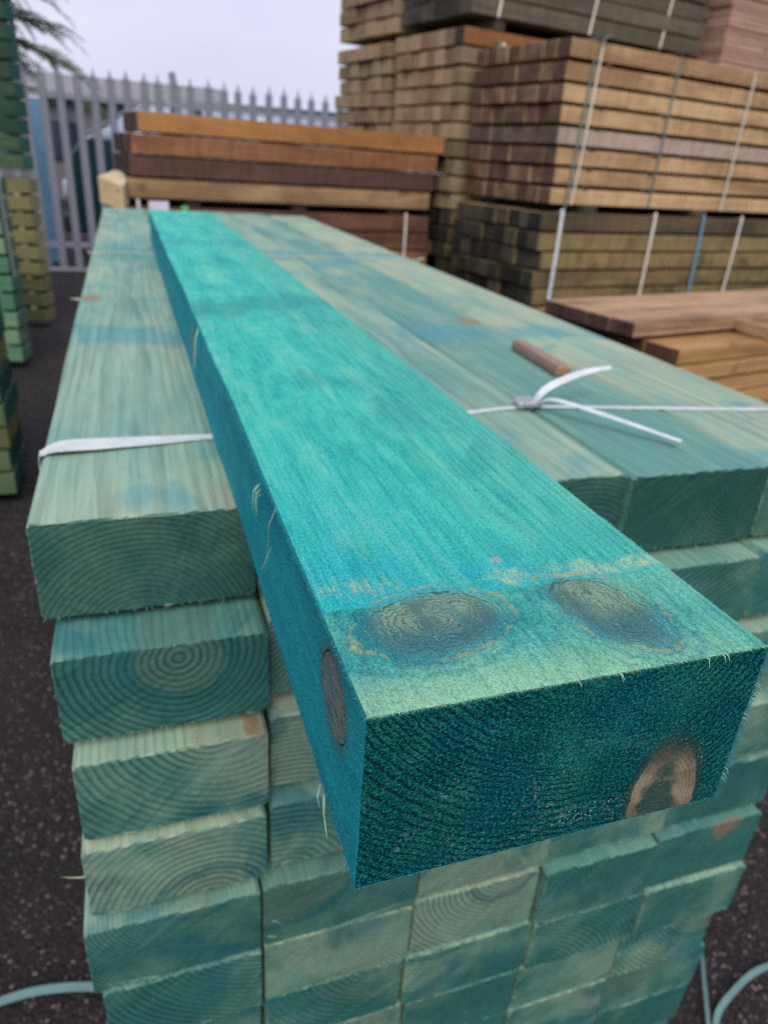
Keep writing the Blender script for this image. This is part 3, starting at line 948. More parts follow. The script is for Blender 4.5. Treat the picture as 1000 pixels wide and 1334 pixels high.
def hero_material():
    g = G('turquoise_timber')
    x, y, z = g.sep(g.P)
    zn = g.t.nodes.new('ShaderNodeAttribute')
    zn.attribute_type = 'GEOMETRY'
    zn.attribute_name = 'zone'
    ze, zt_, _z = g.sep(zn.outputs['Vector'])
    E = g.smooth(ze, 0.35, 0.65)
    T = g.smooth(zt_, 0.35, 0.65)
    S = (1.0 - E) * (1.0 - T)
    P = g.P
    wc = g.noise(P, (9, 3, 9), 2, color=True)
    wx, wy, wz = g.sep(wc)
    fx = x - 0.115 + (wx - 0.5) * 0.020
    fz = z - 0.062 + (wz - 0.5) * 0.020
    nk = g.noise(P, 90, 3) - 0.5
    nb = g.noise(g.vadd(P, (3, 8, 1)), 34, 3) - 0.5
    kE = ell(g, x, z, 0.163, -0.089, 0.0205, 0.038, 6)       # knot on the end
    kS = ell(g, y, z, 0.046, -0.0285, 0.0215, 0.0200, 20)    # knot on the side
    kT1 = ell(g, x, y, 0.051, 0.055, 0.034, 0.0215, 14) + nk * 0.30 + nb * 0.55
    kT2 = ell(g, x, y, 0.140, 0.047, 0.020, 0.030, 24) + nk * 0.35 + nb * 0.7
    kS_ = kS + nk * 0.10 + nb * 0.25
    kE_ = kE + nk * 0.12 + nb * 0.25
    rE = ((x - 0.115) * (x - 0.115) + (z - 0.062) * (z - 0.062)).sqrt()
    rE = rE + (x * 24 + z * 40 + 2.0).sin() * 0.003 + (x * 140 + z * 60 + 1.3).sin() * 0.0004 + (x * 330 - z * 210).sin() * 0.0003
    rE = rE - g.smooth(kE, 2.4, 0.9) * 0.006
    r = (fx * fx + fz * fz).sqrt()
    r = r + g.smooth(kT1, 2.0, 0.8) * 0.008 * T + g.smooth(kT2, 2.2, 0.8) * 0.008 * T
    r = r + (g.noise(P, (90, 12, 90), 3) - 0.5) * 0.0030 + (g.noise(P, (22, 6, 22), 2) - 0.5) * 0.006
    ph = (r / 0.0040).fract()
    phE = (rE / 0.0039 + (rE * 150).sin() * 0.4 + (g.noise(P, 300, 3, 0.7) - 0.5) * 0.45).fract()
    late = g.smooth(ph, 0.45, 0.80) * g.smooth(ph, 1.0, 0.82)
    lateE = g.smooth(phE, 0.52, 0.74) * g.smooth(phE, 1.0, 0.90)
    gran = g.noise(P, 1500, 2, 0.7)
    gran2 = g.noise(P, (700, 420, 700), 3, 0.75)
    streak = g.noise(P, (340, 14, 340), 3, 0.7)
    broad = g.noise(P, (26, 3.0, 26), 4, 0.6)
    mid = g.noise(P, (60, 26, 60), 4, 0.65)

    # ---- top
    front = g.smooth(y + (mid - 0.5) * 0.003, 0.0735, 0.0715)
    ct = g.ramp(broad * 0.6 + mid * 0.4, [(0.38, (0.014, 0.370, 0.318)), (0.5, (0.040, 0.465, 0.370)), (0.62, (0.125, 0.530, 0.385))])
    cyan = g.smooth(y, 0.34, 0.10) * g.smooth(x, 0.13, 0.02) * g.smooth(mid, 0.3, 0.55)
    ct = g.mix(cyan * 0.6, ct, (0.010, 0.370, 0.410))
    ct = g.mix(g.smooth(y, 0.14, 0.085) * g.smooth(mid, 0.38, 0.52) * 0.6, ct, (0.008, 0.340, 0.400))
    cf = g.ramp(mid * 0.6 + broad * 0.4, [(0.40, (0.008, 0.170, 0.190)), (0.5, (0.055, 0.350, 0.280)), (0.60, (0.20, 0.480, 0.330))])
    ct = g.mix(front, ct, cf)
    pale = g.smooth(y + (mid - 0.5) * 0.04, 0.034, 0.004)
    ct = g.mix(pale * 0.75, ct, (0.32, 0.52, 0.30))
    ct = g.mix(g.smooth(x + (mid - 0.5) * 0.08, 0.155, 0.20) * front * 0.55, ct, (0.21, 0.46, 0.33))
    ct = g.mix(g.smooth(x + (mid - 0.5) * 0.1 + (broad - 0.5) * 0.1, 0.08, 0.20) * 0.55, ct, (0.085, 0.400, 0.300))
    damp = g.smooth(g.noise(g.vadd(P, (9, 4, 2)), (17, 6, 17), 4, 0.65, 0.5), 0.52, 0.66)
    ct = g.mix(damp * 0.45, ct, (0.012, 0.245, 0.250))
    ct = g.mix(g.smooth(g.noise(g.vadd(P, (1, 7, 5)), (22, 5, 22), 4, 0.65), 0.54, 0.68) * 0.4, ct, (0.20, 0.50, 0.38))
    # grain lines
    ct = g.mix(late * (g.smooth(x, 0.02, 0.2) * 0.42 + 0.12), ct, g.mix(1.0, ct, (0.35, 0.62, 0.66), 'MULTIPLY'))
    ct = g.mix(g.smooth(streak, 0.50, 0.64) * 0.55, ct, g.mix(1.0, ct, (0.40, 0.68, 0.72), 'MULTIPLY'))
    ct = g.mix(g.smooth(streak, 0.50, 0.34) * 0.22, ct, (0.17, 0.52, 0.43))
    # pale dry patches along the sticker line
    brk = g.smooth(g.noise(P, (190, 60, 190), 3, 0.7), 0.40, 0.62)
    p1 = g.smooth(ell(g, x, y, 0.150, 0.083, 0.034, 0.009, -6) + (mid - 0.5) * 2.2 + nb * 1.4, 1.15, 0.3)
    p2 = g.smooth(ell(g, x, y, 0.188, 0.082, 0.024, 0.007, 0) + (mid - 0.5) * 2.2 + nb * 1.4, 1.1, 0.3)
    p3 = g.smooth(ell(g, x, y, 0.106, 0.084, 0.020, 0.010, 0) + (mid - 0.5) * 2.4 + nb * 1.4, 1.1, 0.3)
    ct = g.mix(p1.max(p2).max(p3) * (brk * 0.55 + 0.15), ct, (0.44, 0.51, 0.29))
    p1b = g.smooth(ell(g, x, y, 0.138, 0.079, 0.013, 0.0035, 0) + (mid - 0.5) * 1.6, 1.0, 0.3)
    ct = g.mix(p1b * 0.6, ct, (0.52, 0.38, 0.24))
    sw_ = g.smooth((x * 1500 + (streak - 0.5) * 16 + (mid - 0.5) * 14).sin(), 0.0, 0.9)
    pst = g.smooth(ell(g, x, y, 0.024, 0.090, 0.026, 0.012, -10) + (mid - 0.5) * 1.8, 1.1, 0.3)
    ct = g.mix(pst * (sw_ * brk * 0.45 + brk * 0.22), ct, (0.46, 0.42, 0.24))
    # far bands of darker, browner wood
    b1 = g.smooth((y - 0.83 - (x - 0.1) * 0.5 + (broad - 0.5) * 0.25).abs(), 0.09, 0.02)
    ct = g.mix(b1 * 0.5, ct, (0.025, 0.220, 0.225))
    b2 = g.smooth((y - 1.55 + (broad - 0.5) * 0.2).abs(), 0.10, 0.02)
    ct = g.mix(b2 * 0.35, ct, (0.018, 0.24, 0.27))
    # knots on top: murky bark-brown core, deep blue dye pooled on the near side
    for kd, cy_ in ((kT1, 0.055), (kT2, 0.045)):
        near = g.smooth(y + nb * 0.03, cy_ + 0.010, cy_ - 0.016)
        flow = g.smooth((kd * 16.0 + nk * 3.0 + (streak - 0.5) * 3.0).sin(), -0.2, 0.9) * g.smooth(kd, 2.3, 1.3) * g.smooth(kd, 0.95, 1.15)
        ct = g.mix(flow * (near * 0.40 + 0.12), ct, (0.010, 0.165, 0.190))
        ct = g.mix(g.smooth(kd, 1.75, 0.95) * (near * 0.60 + 0.08), ct, (0.006, 0.130, 0.170))
        core = g.mix(near, g.mix(g.smooth(mid, 0.40, 0.62), (0.110, 0.150, 0.095), (0.20, 0.225, 0.120)), (0.022, 0.110, 0.120))
        core = g.mix(g.smooth(mid + nk * 0.5, 0.52, 0.40) * 0.5, core, (0.05, 0.065, 0.05))
        ct = g.mix(g.smooth(kd, 1.25, 0.70) * 0.66, ct, core)
        ring = g.smooth(((kd * 8.0) + nk * 2.0).fract(), 0.55, 0.9) * g.smooth(kd, 1.4, 0.9) * g.smooth(mid, 0.40, 0.54)
        ct = g.mix(ring * 0.65, ct, (0.018, 0.040, 0.040))
        ct = g.mix(g.smooth((kd - 1.28).abs(), 0.10, 0.0) * g.smooth(mid, 0.44, 0.56) * 0.7, ct, (0.28, 0.34, 0.16))
        ct = g.mix(g.smooth((kd - 0.98).abs(), 0.05, 0.0) * g.smooth(y + nb * 0.03, cy_, cy_ + 0.015) * g.smooth(nk, -0.12, 0.04) * 0.75, ct, (0.014, 0.022, 0.020))
    sm = ell(g, x, y, 0.106, 0.101, 0.0045, 0.0045) + nk * 2.0
    ct = g.mix(g.smooth(sm, 1.0, 0.4) * 0.6, ct, (0.42, 0.30, 0.22))
    kq = 1.0 - g.smooth(kT1.min(kT2), 1.35, 0.95) * 0.65
    ct = g.mix(g.smooth(gran2, 0.52, 0.63) * kq * 0.45, ct, g.mix(0.5, (0.16, 0.64, 0.54), g.mix(1.0, ct, (1.5, 1.35, 1.35), 'MULTIPLY')))
    ct = g.mix(g.smooth(gran2, 0.48, 0.37) * kq * 0.55, ct, g.mix(1.0, ct, (0.25, 0.50, 0.58), 'MULTIPLY'))
    wet = g.smooth(g.noise(P, 800, 1), 0.68, 0.73) * g.smooth(kT1.min(kT2), 1.9, 0.9) * g.smooth(g.noise(P, 60, 2), 0.42, 0.6)  # wet glints painted as pale specks around the top knots
    ct = g.mix(wet * 0.75, ct, (0.36, 0.66, 0.64))

    # ---- sides
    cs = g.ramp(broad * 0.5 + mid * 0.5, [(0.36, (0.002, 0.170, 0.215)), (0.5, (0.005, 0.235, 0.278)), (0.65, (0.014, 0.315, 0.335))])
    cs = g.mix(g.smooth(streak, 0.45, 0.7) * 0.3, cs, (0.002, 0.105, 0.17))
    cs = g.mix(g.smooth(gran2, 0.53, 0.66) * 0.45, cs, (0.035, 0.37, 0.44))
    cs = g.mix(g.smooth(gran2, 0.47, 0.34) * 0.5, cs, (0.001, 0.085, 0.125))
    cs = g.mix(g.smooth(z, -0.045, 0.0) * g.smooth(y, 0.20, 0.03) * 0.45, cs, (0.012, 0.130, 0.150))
    cs = g.mix(g.smooth(kS_, 1.5, 1.0) * 0.55, cs, (0.05, 0.085, 0.085))
    kcol = g.ramp(g.noise(P, (70, 70, 260), 3), [(0.36, (0.045, 0.085, 0.085)), (0.52, (0.10, 0.165, 0.155)), (0.66, (0.17, 0.155, 0.10))])
    kcol = g.mix(g.smooth(kS_, 0.6, 1.0) * g.smooth(z, -0.035, -0.018) * 0.6, kcol, (0.11, 0.085, 0.055))
    kcol = g.mix(g.smooth((z + 0.028 - (y - 0.046) * 0.8 + nb * 0.01).abs(), 0.0012, 0.0003) * g.smooth(nk, -0.02, 0.1), kcol, (0.02, 0.015, 0.012))
    isL = g.smooth(x, 0.1, 0.05)
    cs = g.mix(g.smooth(kS_, 1.03, 0.97) * isL, cs, kcol)
    cs = g.mix(g.smooth((kS_ - 1.0).abs(), 0.05, 0.0) * 0.8 * isL, cs, (0.028, 0.018, 0.014))
    kS2 = ell(g, y, z, 0.80, -0.045, 0.05, 0.026) + nk * 0.3
    cs = g.mix(g.smooth(kS2, 1.1, 0.8) * 0.7 * isL, cs, (0.13, 0.17, 0.16))

    # ---- sawn end
    eb = g.noise(P, (34, 34, 34), 4, 0.6)
    ce = g.ramp(eb, [(0.36, (0.001, 0.054, 0.062)), (0.5, (0.003, 0.086, 0.084)), (0.64, (0.012, 0.130, 0.108))])
    blue = g.smooth(g.noise(g.vadd(P, (4, 2, 7)), (24, 24, 24), 3), 0.47, 0.62)
    ce = g.mix(blue * 0.5, ce, (0.001, 0.075, 0.110))
    tuft = g.noise(P, (620, 260, 620), 3, 0.8)
    ce = g.mix(g.smooth(tuft, 0.51, 0.62) * 0.85, ce, (0.022, 0.230, 0.205))
    ce = g.mix(g.smooth(tuft, 0.49, 0.39) * 0.8, ce, (0.0006, 0.014, 0.017))
    vis = g.smooth(g.noise(P, (18, 18, 18), 2), 0.25, 0.5) * (1.0 - g.smooth(ell(g, x, z, 0.115, -0.03, 0.05, 0.03), 1.4, 0.6) * 0.7)
    ringE = lateE * vis * g.smooth(tuft, 0.68, 0.52)
    ce = g.mix(ringE * 0.78, ce, (0.0008, 0.014, 0.018))
    yel = g.smooth(g.noise(P, (330, 330, 330), 3, 0.75), 0.55, 0.64) * g.smooth(z, -0.02, -0.055) * g.smooth(g.noise(P, 38, 2), 0.45, 0.60)
    ce = g.mix(yel * g.smooth(g.noise(P, 700, 2), 0.42, 0.55) * 0.8, ce, (0.22, 0.34, 0.20))
    pit = g.smooth(g.noise(P, (480, 200, 480), 2, 0.7), 0.56, 0.66) * g.smooth(ell(g, x, z, 0.118, -0.085, 0.022, 0.007) + nk * 0.9, 1.2, 0.5)
    ce = g.mix(pit * 0.8, ce, (0.46, 0.50, 0.46))
    ce = g.mix(g.smooth(z, -0.004, 0.0) * 0.35, ce, (0.03, 0.18, 0.14))
    lowk = g.smooth(z + nb * 0.03, -0.050, -0.074)
    ce = g.mix(g.smooth(kE_ + (gran2 - 0.5) * 0.5, 1.30, 0.95) * 0.6, ce, (0.035, 0.034, 0.024))
    kin_ = g.smooth(kE_, 1.02, 0.93)
    ktan = g.mix(g.smooth(mid + nk * 0.4, 0.38, 0.62), (0.150, 0.125, 0.078), (0.26, 0.215, 0.140))
    ktan = g.mix(lowk, (0.050, 0.042, 0.030), ktan)
    kr_ = g.smooth((kE * 10.0 + nk * 2.0 + nb * 1.0).fract(), 0.5, 0.9) * g.smooth(kE, 0.3, 0.7)
    ktan = g.mix(kr_ * 0.4, ktan, (0.055, 0.038, 0.022))
    kteal = ell(g, x, z, 0.160, -0.098, 0.0120, 0.030) + nk * 1.2 + nb * 1.2
    ktan = g.mix(g.smooth(kteal, 1.1, 0.7) * 0.9, ktan, (0.007, 0.052, 0.046))
    ktan = g.mix(g.smooth(gran2, 0.53, 0.66) * 0.35, ktan, (0.26, 0.21, 0.14))
    ktan = g.mix(g.smooth(gran2, 0.47, 0.36) * 0.5, ktan, (0.020, 0.018, 0.014))
    ce = g.mix(kin_ * (lowk * 0.65 + 0.35), ce, ktan)

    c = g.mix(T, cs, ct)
    c = g.mix(E, c, ce)
    # ---- relief
    smoothk = (g.smooth(kE_, 1.15, 0.9) * E).max(g.smooth(kS_, 1.05, 0.95) * S * isL)
    ht = gran * 0.0005 + gran2 * 0.0016 + streak * 0.0008 - late * 0.0002 + mid * 0.0010 - 0.0019
    hs_ = gran * 0.0005 + gran2 * 0.0012 + streak * 0.0004 - 0.00105
    he = tuft * 0.0018 + gran * 0.0006 + eb * 0.0015 - 0.00195
    h = g.math('ADD', ht * T + hs_ * S, he * E * (1.0 - smoothk * 0.85))
    h = h - g.smooth((kS_ - 1.0).abs(), 0.05, 0.0) * S * isL * 0.0012
    rough = g.math('SUBTRACT', 0.70, (g.smooth(kT1.min(kT2), 1.5, 0.8) * T * 0.30))
    spec = 0.16 - E * (1.0 - smoothk * 0.8) * 0.14 + g.smooth(kT1.min(kT2), 1.5, 0.8) * T * 0.25
    return g.bsdf(c, rough, spec, disp=h)


def hero_mesh():
    W, H, L = 0.2, 0.1, 2.4
    n_x, n_z = 200, 100
    ts = np.arange(n_x) / n_x
    tz = np.arange(n_z) / n_z
    per = np.concatenate([np.stack([ts * W, ts * 0], 1), np.stack([tz * 0 + W, -tz * H], 1),
                          np.stack([W - ts * W, ts * 0 - H], 1), np.stack([tz * 0, -H + tz * H], 1)])
    n = len(per)
    ys = np.concatenate([np.arange(0, 0.30, 0.001), np.arange(0.30, 0.8, 0.004), np.arange(0.8, 2.395, 0.02), [2.398, 2.4]])
    m = len(ys)
    Vv = np.zeros((m, n, 3))
    Vv[:, :, 0] = per[None, :, 0]
    Vv[:, :, 2] = per[None, :, 1]
    Vv[:, :, 1] = ys[:, None]
    # arrises: rounded and chipped; long faces wander a little
    for i, (cx, cz, sd) in enumerate(((0, 0, 50), (n_x, 0, 51), (n_x + n_z, 0, 52), (2 * n_x + n_z, 0, 53))):
        chip = np.clip(n1(ys, sd, 5, 14.0), -.4, 1.6)
        amt = 0.0009 + 0.0010 * np.clip(chip, 0, None)
        for dk in range(-3, 4):
            k_ = (cx + dk) % n
            f_ = (1 - abs(dk) / 4) ** 2
            d_ = np.array([W / 2, -H / 2]) - per[k_]
            d_ = np.sign(d_)
            Vv[:, k_, 0] += d_[0] * amt * f_
            Vv[:, k_, 2] += d_[1] * amt * f_
    wl = n1(ys, 60, 3, 2.2) * 0.0016
    left = np.arange(2 * n_x + n_z, n)
    Vv[:, :, 0] += wl[:, None] * (1 - Vv[:, :, 0] / W)
    Vv[:, :, 2] += (n1(ys, 61, 2, 1.2) * 0.0012 * np.clip(ys * 3, 0, 1))[:, None] * (Vv[:, :, 2] > -0.05)
    # front arris
    a_ = np.arange(n) * 0.001
    rag = np.abs(n1(a_, 70, 4, 60.0)) * 0.0008
    Vv[0, :, 1] += rag
    shrink = 0.0007
    Vv[0, :, 0] += np.sign(W / 2 - per[:, 0]) * (np.abs(per[:, 0] - W / 2) > W / 2 - 1e-6) * shrink
    Vv[0, :, 2] += np.sign(-H / 2 - per[:, 1]) * (np.abs(per[:, 1] + H / 2) > H / 2 - 1e-6) * shrink
    verts = Vv.reshape(-1, 3)
    ii = np.arange(n)
    q = (ii + 1) % n
    jj = np.arange(m - 1)[:, None]
    faces = np.stack([jj * n + ii, jj * n + q, (jj + 1) * n + q, (jj + 1) * n + ii], -1).reshape(-1, 4)
    faces = faces[:, ::-1]
    # front cap grid (shares the border ring)
    gi = np.zeros((n_z + 1, n_x + 1), int)          # [row from top, col from left]
    base = len(verts)
    inner = []
    for rr in range(n_z + 1):
        for cc in range(n_x + 1):
            if rr == 0 and cc < n_x: gi[rr, cc] = cc
            elif cc == n_x and rr < n_z: gi[rr, cc] = n_x + rr
            elif rr == n_z and cc > 0: gi[rr, cc] = n_x + n_z + (n_x - cc)
            elif cc == 0 and rr > 0: gi[rr, cc] = 2 * n_x + n_z + (n_z - rr)
            else:
                gi[rr, cc] = base + len(inner)
                inner.append((W * cc / n_x, 0.0, -H * rr / n_z))
    verts = np.concatenate([verts, np.array(inner)])
    cap = np.stack([gi[:-1, :-1], gi[1:, :-1], gi[1:, 1:], gi[:-1, 1:]], -1).reshape(-1, 4)
    allf = np.concatenate([faces, cap])
    me = bpy.data.meshes.new('timber_sleeper')
    me.vertices.add(len(verts))
    me.vertices.foreach_set('co', verts.ravel())
    me.loops.add(allf.size)
    me.loops.foreach_set('vertex_index', allf.ravel().astype(np.int32))
    me.polygons.add(len(allf))
    me.polygons.foreach_set('loop_start', np.arange(0, allf.size, 4, dtype=np.int32))
    me.polygons.foreach_set('loop_total', np.full(len(allf), 4, dtype=np.int32))
    me.polygons.foreach_set('use_smooth', np.ones(len(allf), bool))
    me.update(calc_edges=True)
    bm_ = bmesh.new()
    bm_.from_mesh(me)
    bm_.verts.ensure_lookup_table()
    bm_.faces.new([bm_.verts[(m - 1) * n + i] for i in range(n)])
    bmesh.ops.recalc_face_normals(bm_, faces=bm_.faces)
    bm_.to_mesh(me)
    bm_.free()
    me.validate()
    zone = np.zeros((len(verts), 3))
    zr = np.zeros((m, n, 3))
    zr[:, 1:n_x, 1] = 1.0
    zr[:, 0, 1] = zr[:, n_x, 1] = 0.5
    zr[0, :, 0] = 0.5
    zr[0, :, 1] *= 0.5
    zr[m - 1, :, 0] = 0.5
    zone[:m * n] = zr.reshape(-1, 3)
    zone[m * n:, 0] = 1.0
    at = me.attributes.new('zone', 'FLOAT_VECTOR', 'POINT')
    at.data.foreach_set('vector', zone.ravel())
    return me


M_HERO = hero_material()
hero = link('timber_sleeper', hero_mesh(), M_HERO)
tag(hero, 'bright turquoise timber sleeper lying loose on top of the green pack, end towards us', 'sleeper')
FV, FF, GV, GF = [], [], [], []
r_ = random.Random(5)
for q in range(4200):                        # torn fibres: right arris, bottom arris, left arris, top front arris
    e = r_.random()
    if e < 0.30:
        p = (0.1995, 0.0006 + r_.random() ** 2 * 0.004, -0.1 * r_.random())
        d = (0.9, -0.5, r_.uniform(-.9, .3))
        ln = r_.uniform(.0010, .0048)
    elif e < 0.50:
        p = (0.2 * r_.random(), 0.0006, -0.0993)
        d = (r_.uniform(-.6, .6), -0.3, -0.9)
        ln = r_.uniform(.0006, .0022)
    elif e < 0.72:
        p = (0.0006, 0.45 * r_.random() ** 1.6, -0.0006 if r_.random() < .75 else -0.0994)
        d = (-0.7, r_.uniform(-.8, .5), r_.uniform(-.8, .4) if p[2] > -.05 else -0.7)
        ln = r_.uniform(.0006, .0025)
    else:
        p = (0.2 * r_.random(), 0.0008, -0.0006)
        d = (r_.uniform(-.8, .8), -0.9, r_.uniform(-.5, .4))
        ln = r_.uniform(.0006, .0022)
    fibre(*((FV, FF) if e < 0.72 else (GV, GF)), p, d, ln, r_.uniform(.00012, .00022), seg=2)
def nap(name, n, sampler, mat):
    """felt of short raised wood fibres left by the saw"""
    V, F = [], []
    rr = random.Random(hash(name) % 1000 if False else len(name))
    for q_ in range(n):
        p, d, ln, wd_ = sampler(rr)
        if p is None:
            continue
        fibre(V, F, p, d, ln, wd_, bend=Vector((rr.uniform(-.3, .3), rr.uniform(-.3, .3), rr.uniform(-.3, .3))), seg=1)
    tag(link(name, mesh_from(name, V, F), mat, hero), kind='stuff')


def nap_end(rr):
    x, z = rr.uniform(.001, .199), rr.uniform(-.099, -.001)
    if ((x - .163) / .021) ** 2 + ((z + .086) / .043) ** 2 < 1:
        return None, 0, 0, 0
    re = math.hypot(x - .115, z - .062) + math.sin(x * 24 + z * 40 + 2) * .003 + math.sin(x * 140 + z * 60 + 1.3) * .0004 + math.sin(x * 330 - z * 210) * .0003
    kk = math.sqrt(((x - .163) / .0205) ** 2 + ((z + .086) / .042) ** 2)
    tt = min(1, max(0, (2.4 - kk) / 1.5))
    re -= tt * tt * (3 - 2 * tt) * .006
    ph = (re / .0039 + math.sin(re * 150) * .4) % 1
    if 0.45 < ph < 0.99 and rr.random() < 0.985:
        return None, 0, 0, 0
    return (x, 0.0008, z), (rr.uniform(-.9, .9), -0.75, rr.uniform(-1.0, .5)), rr.uniform(.0008, .0018), rr.uniform(.00010, .00019)


def nap_top(rr):
    y = 0.5 * rr.random() ** 1.5
    x = rr.uniform(.001, .199)
    if ((x - .051) / .036) ** 2 + ((y - .055) / .024) ** 2 < 1 or ((x - .139) / .022) ** 2 + ((y - .046) / .030) ** 2 < 1:
        return None, 0, 0, 0
    return (x, y, 0.0002), (rr.uniform(-.7, .7), rr.choice((-1, 1)), rr.uniform(.12, .5)), rr.uniform(.0010, .0030), rr.uniform(.00009, .00016)


def nap_side(rr):
    y = 0.35 * rr.random() ** 1.5
    z = rr.uniform(-.099, -.001)
    if ((y - .046) / .022) ** 2 + ((z + .0285) / .021) ** 2 < 1:
        return None, 0, 0, 0
    return (-0.0002, y, z), (-0.4, rr.choice((-1, 1)), rr.uniform(-.8, .5)), rr.uniform(.0008, .0022), rr.uniform(.00009, .00015)


def fibre_mat(name, stops):
    g = G(name)
    return g.bsdf(g.ramp(g.noise(g.P, 420, 2, 0.8), stops), 0.8, 0.06)


nap('end_nap', 5000, nap_end, fibre_mat('end_fibres', [(0.38, (0.001, 0.018, 0.020)), (0.5, (0.004, 0.072, 0.068)), (0.58, (0.016, 0.170, 0.150)), (0.66, (0.10, 0.26, 0.19))]))
nap('top_nap', 3000, nap_top, fibre_mat('top_fibres', [(0.36, (0.010, 0.270, 0.270)), (0.52, (0.040, 0.420, 0.370)), (0.66, (0.16, 0.56, 0.44))]))
nap('side_nap', 2600, nap_side, fibre_mat('side_fibres', [(0.36, (0.001, 0.105, 0.135)), (0.52, (0.004, 0.225, 0.265)), (0.66, (0.03, 0.38, 0.38))]))
M_FIB = plain('turquoise_fibres', (0.02, 0.21, 0.22), 0.6, var=0.5, scale=300)
tag(link('fibre_fringe', mesh_from('fibre_fringe', FV, FF), M_FIB, hero), kind='stuff')
M_FIBP = plain('pale_fibres', (0.26, 0.46, 0.32), 0.6, var=0.4, scale=100)
tag(link('fibre_fringe', mesh_from('fibre_fringe', GV, GF), M_FIBP, hero), kind='stuff')


def splinter(pts, wd_):
    V, F = [], []
    P = [Vector(p) for p in pts]
    for i, p in enumerate(P):
        T_ = (P[min(i + 1, len(P) - 1)] - P[max(i - 1, 0)]).normalized()
        a = T_.orthogonal().normalized()
        b = T_.cross(a)
        rr = wd_ * (1 - 0.75 * i / (len(P) - 1))
        for k in range(4):
            an = k * math.pi / 2
            V.append(p + (a * math.cos(an) + b * math.sin(an)) * rr)
    for i in range(len(P) - 1):
        for k in range(4):
            q_ = (k + 1) % 4
            F.append((i * 4 + k, i * 4 + q_, i * 4 + 4 + q_, i * 4 + 4 + k))
    F += [(3, 2, 1, 0), tuple(len(V) - 4 + k for k in range(4))]
    return mesh_from('splinter', V, F)


link('splinter', splinter([(0.001, .190, -.001), (-.003, .193, -.014), (-.003, .199, -.034), (-.004, .208, -.058)], .0004), M_FIBP, hero)
link('splinter', splinter([(-.001, .199, -.034), (-.005, .196, -.042), (-.008, .194, -.046)], .00025), M_FIBP, hero)
link('splinter', splinter([(0.002, .70, -.001), (-.004, .694, -.016), (-.008, .68, -.048)], .0011), M_FIBP, hero)
for sd in range(6):
    rr = random.Random(sd)
    p0 = Vector((-.0005, .236 + rr.uniform(0, .02), -.006 - rr.uniform(0, .01)))
    link('splinter', splinter([p0, p0 + Vector((-.003, rr.uniform(-.004, .004), -.004)), p0 + Vector((-.004, rr.uniform(-.01, .006), -.010 - rr.uniform(0, .005)))], .0004), M_FIBP, hero)
for sx_, ln in ((.116, .004), (.1165, .0025), (.163, .0055), (.172, .004), (.174, .0035), (.095, .002)):
    link('splinter', splinter([(sx_, .0015, -.0005), (sx_ + .0005, -.0012, -.0012), (sx_ + .0013, -.002, -.0012 - ln * .7)], .00045), M_FIBP, hero)
for k in range(26):
    rr = random.Random(k + 90)
    zz = -.012 - .08 * rr.random()
    link('splinter', splinter([(.199, .001, zz), (.2012, -.0005, zz - .001), (.2022 + rr.uniform(0, .0015), -.001, zz - rr.uniform(.002, .005))], .00035), M_FIBP if k % 3 == 0 else M_FIB, hero)
link('splinter', splinter([(0.0, .055, -.0995), (-.001, .05, -.108), (.0, .046, -.120)], .0009), M_FIBP, hero)
link('splinter', splinter([(0.0, .062, -.0995), (-.002, .06, -.106), (-.001, .058, -.112)], .0007), M_FIBP, hero)

# small offcut on the pack
st = empty('timber_offcut', (0.576, 0.86, -0.0995), math.radians(-4))
tag(st, 'small reddish brown wooden stick lying on the green pack behind the strap knot', 'offcut')
bm = bmesh.new()
bm_box(bm, -0.0135, 0.0135, -0.09, 0.09, 0, 0.019, 0.003)
for v in bm.verts:
    v.co.z -= 0.006 * max(0, (abs(v.co.x) - 0.009) / 0.005) if v.co.z > 0.01 else 0
o = link('offcut_body', bm_mesh('offcut_body', bm), M_STICK, st)
o['pith'] = [0.05, 0, 0.08]

# ================================================================== things on the tarmac
tag(link('loose_strap', ribbon([(-.62, .80, GZ + .004), (-.52, .815, GZ + .02), (-.44, .822, GZ + .03), (-.36, .818, GZ + .035), (-.26, .798, GZ + .03), (-.16, .76, GZ + .02)], .017, (0.1, 1, .25), .0012), M_STRAP_AQUA),
    'flat aqua strapping band lying on tarmac at the lower left', 'strap')
tag(link('loose_strap', ribbon([(.90, .30, GZ + .006), (.964, .383, GZ + .012), (1.036, .417, GZ + .02), (1.144, .441, GZ + .02), (1.30, .43, GZ + .006)], .013, (-.3, 1, .3), .0012), M_STRAP_AQUA),
    'curved aqua strapping band on tarmac at the lower right corner', 'strap')
tag(link('loose_strap', ribbon([(.93, .36, GZ + .006), (.95, .395, GZ + .02), (.985, .45, GZ + .03), (1.022, .505, GZ + .03), (1.04, .56, GZ + .004)], .008, (1, -.4, .4), .0012), M_STRAP_AQUA),
    'thin aqua strap end on tarmac close to the green pack\'s right side', 'strap')
SV, SF = [], []
r_ = random.Random(12)
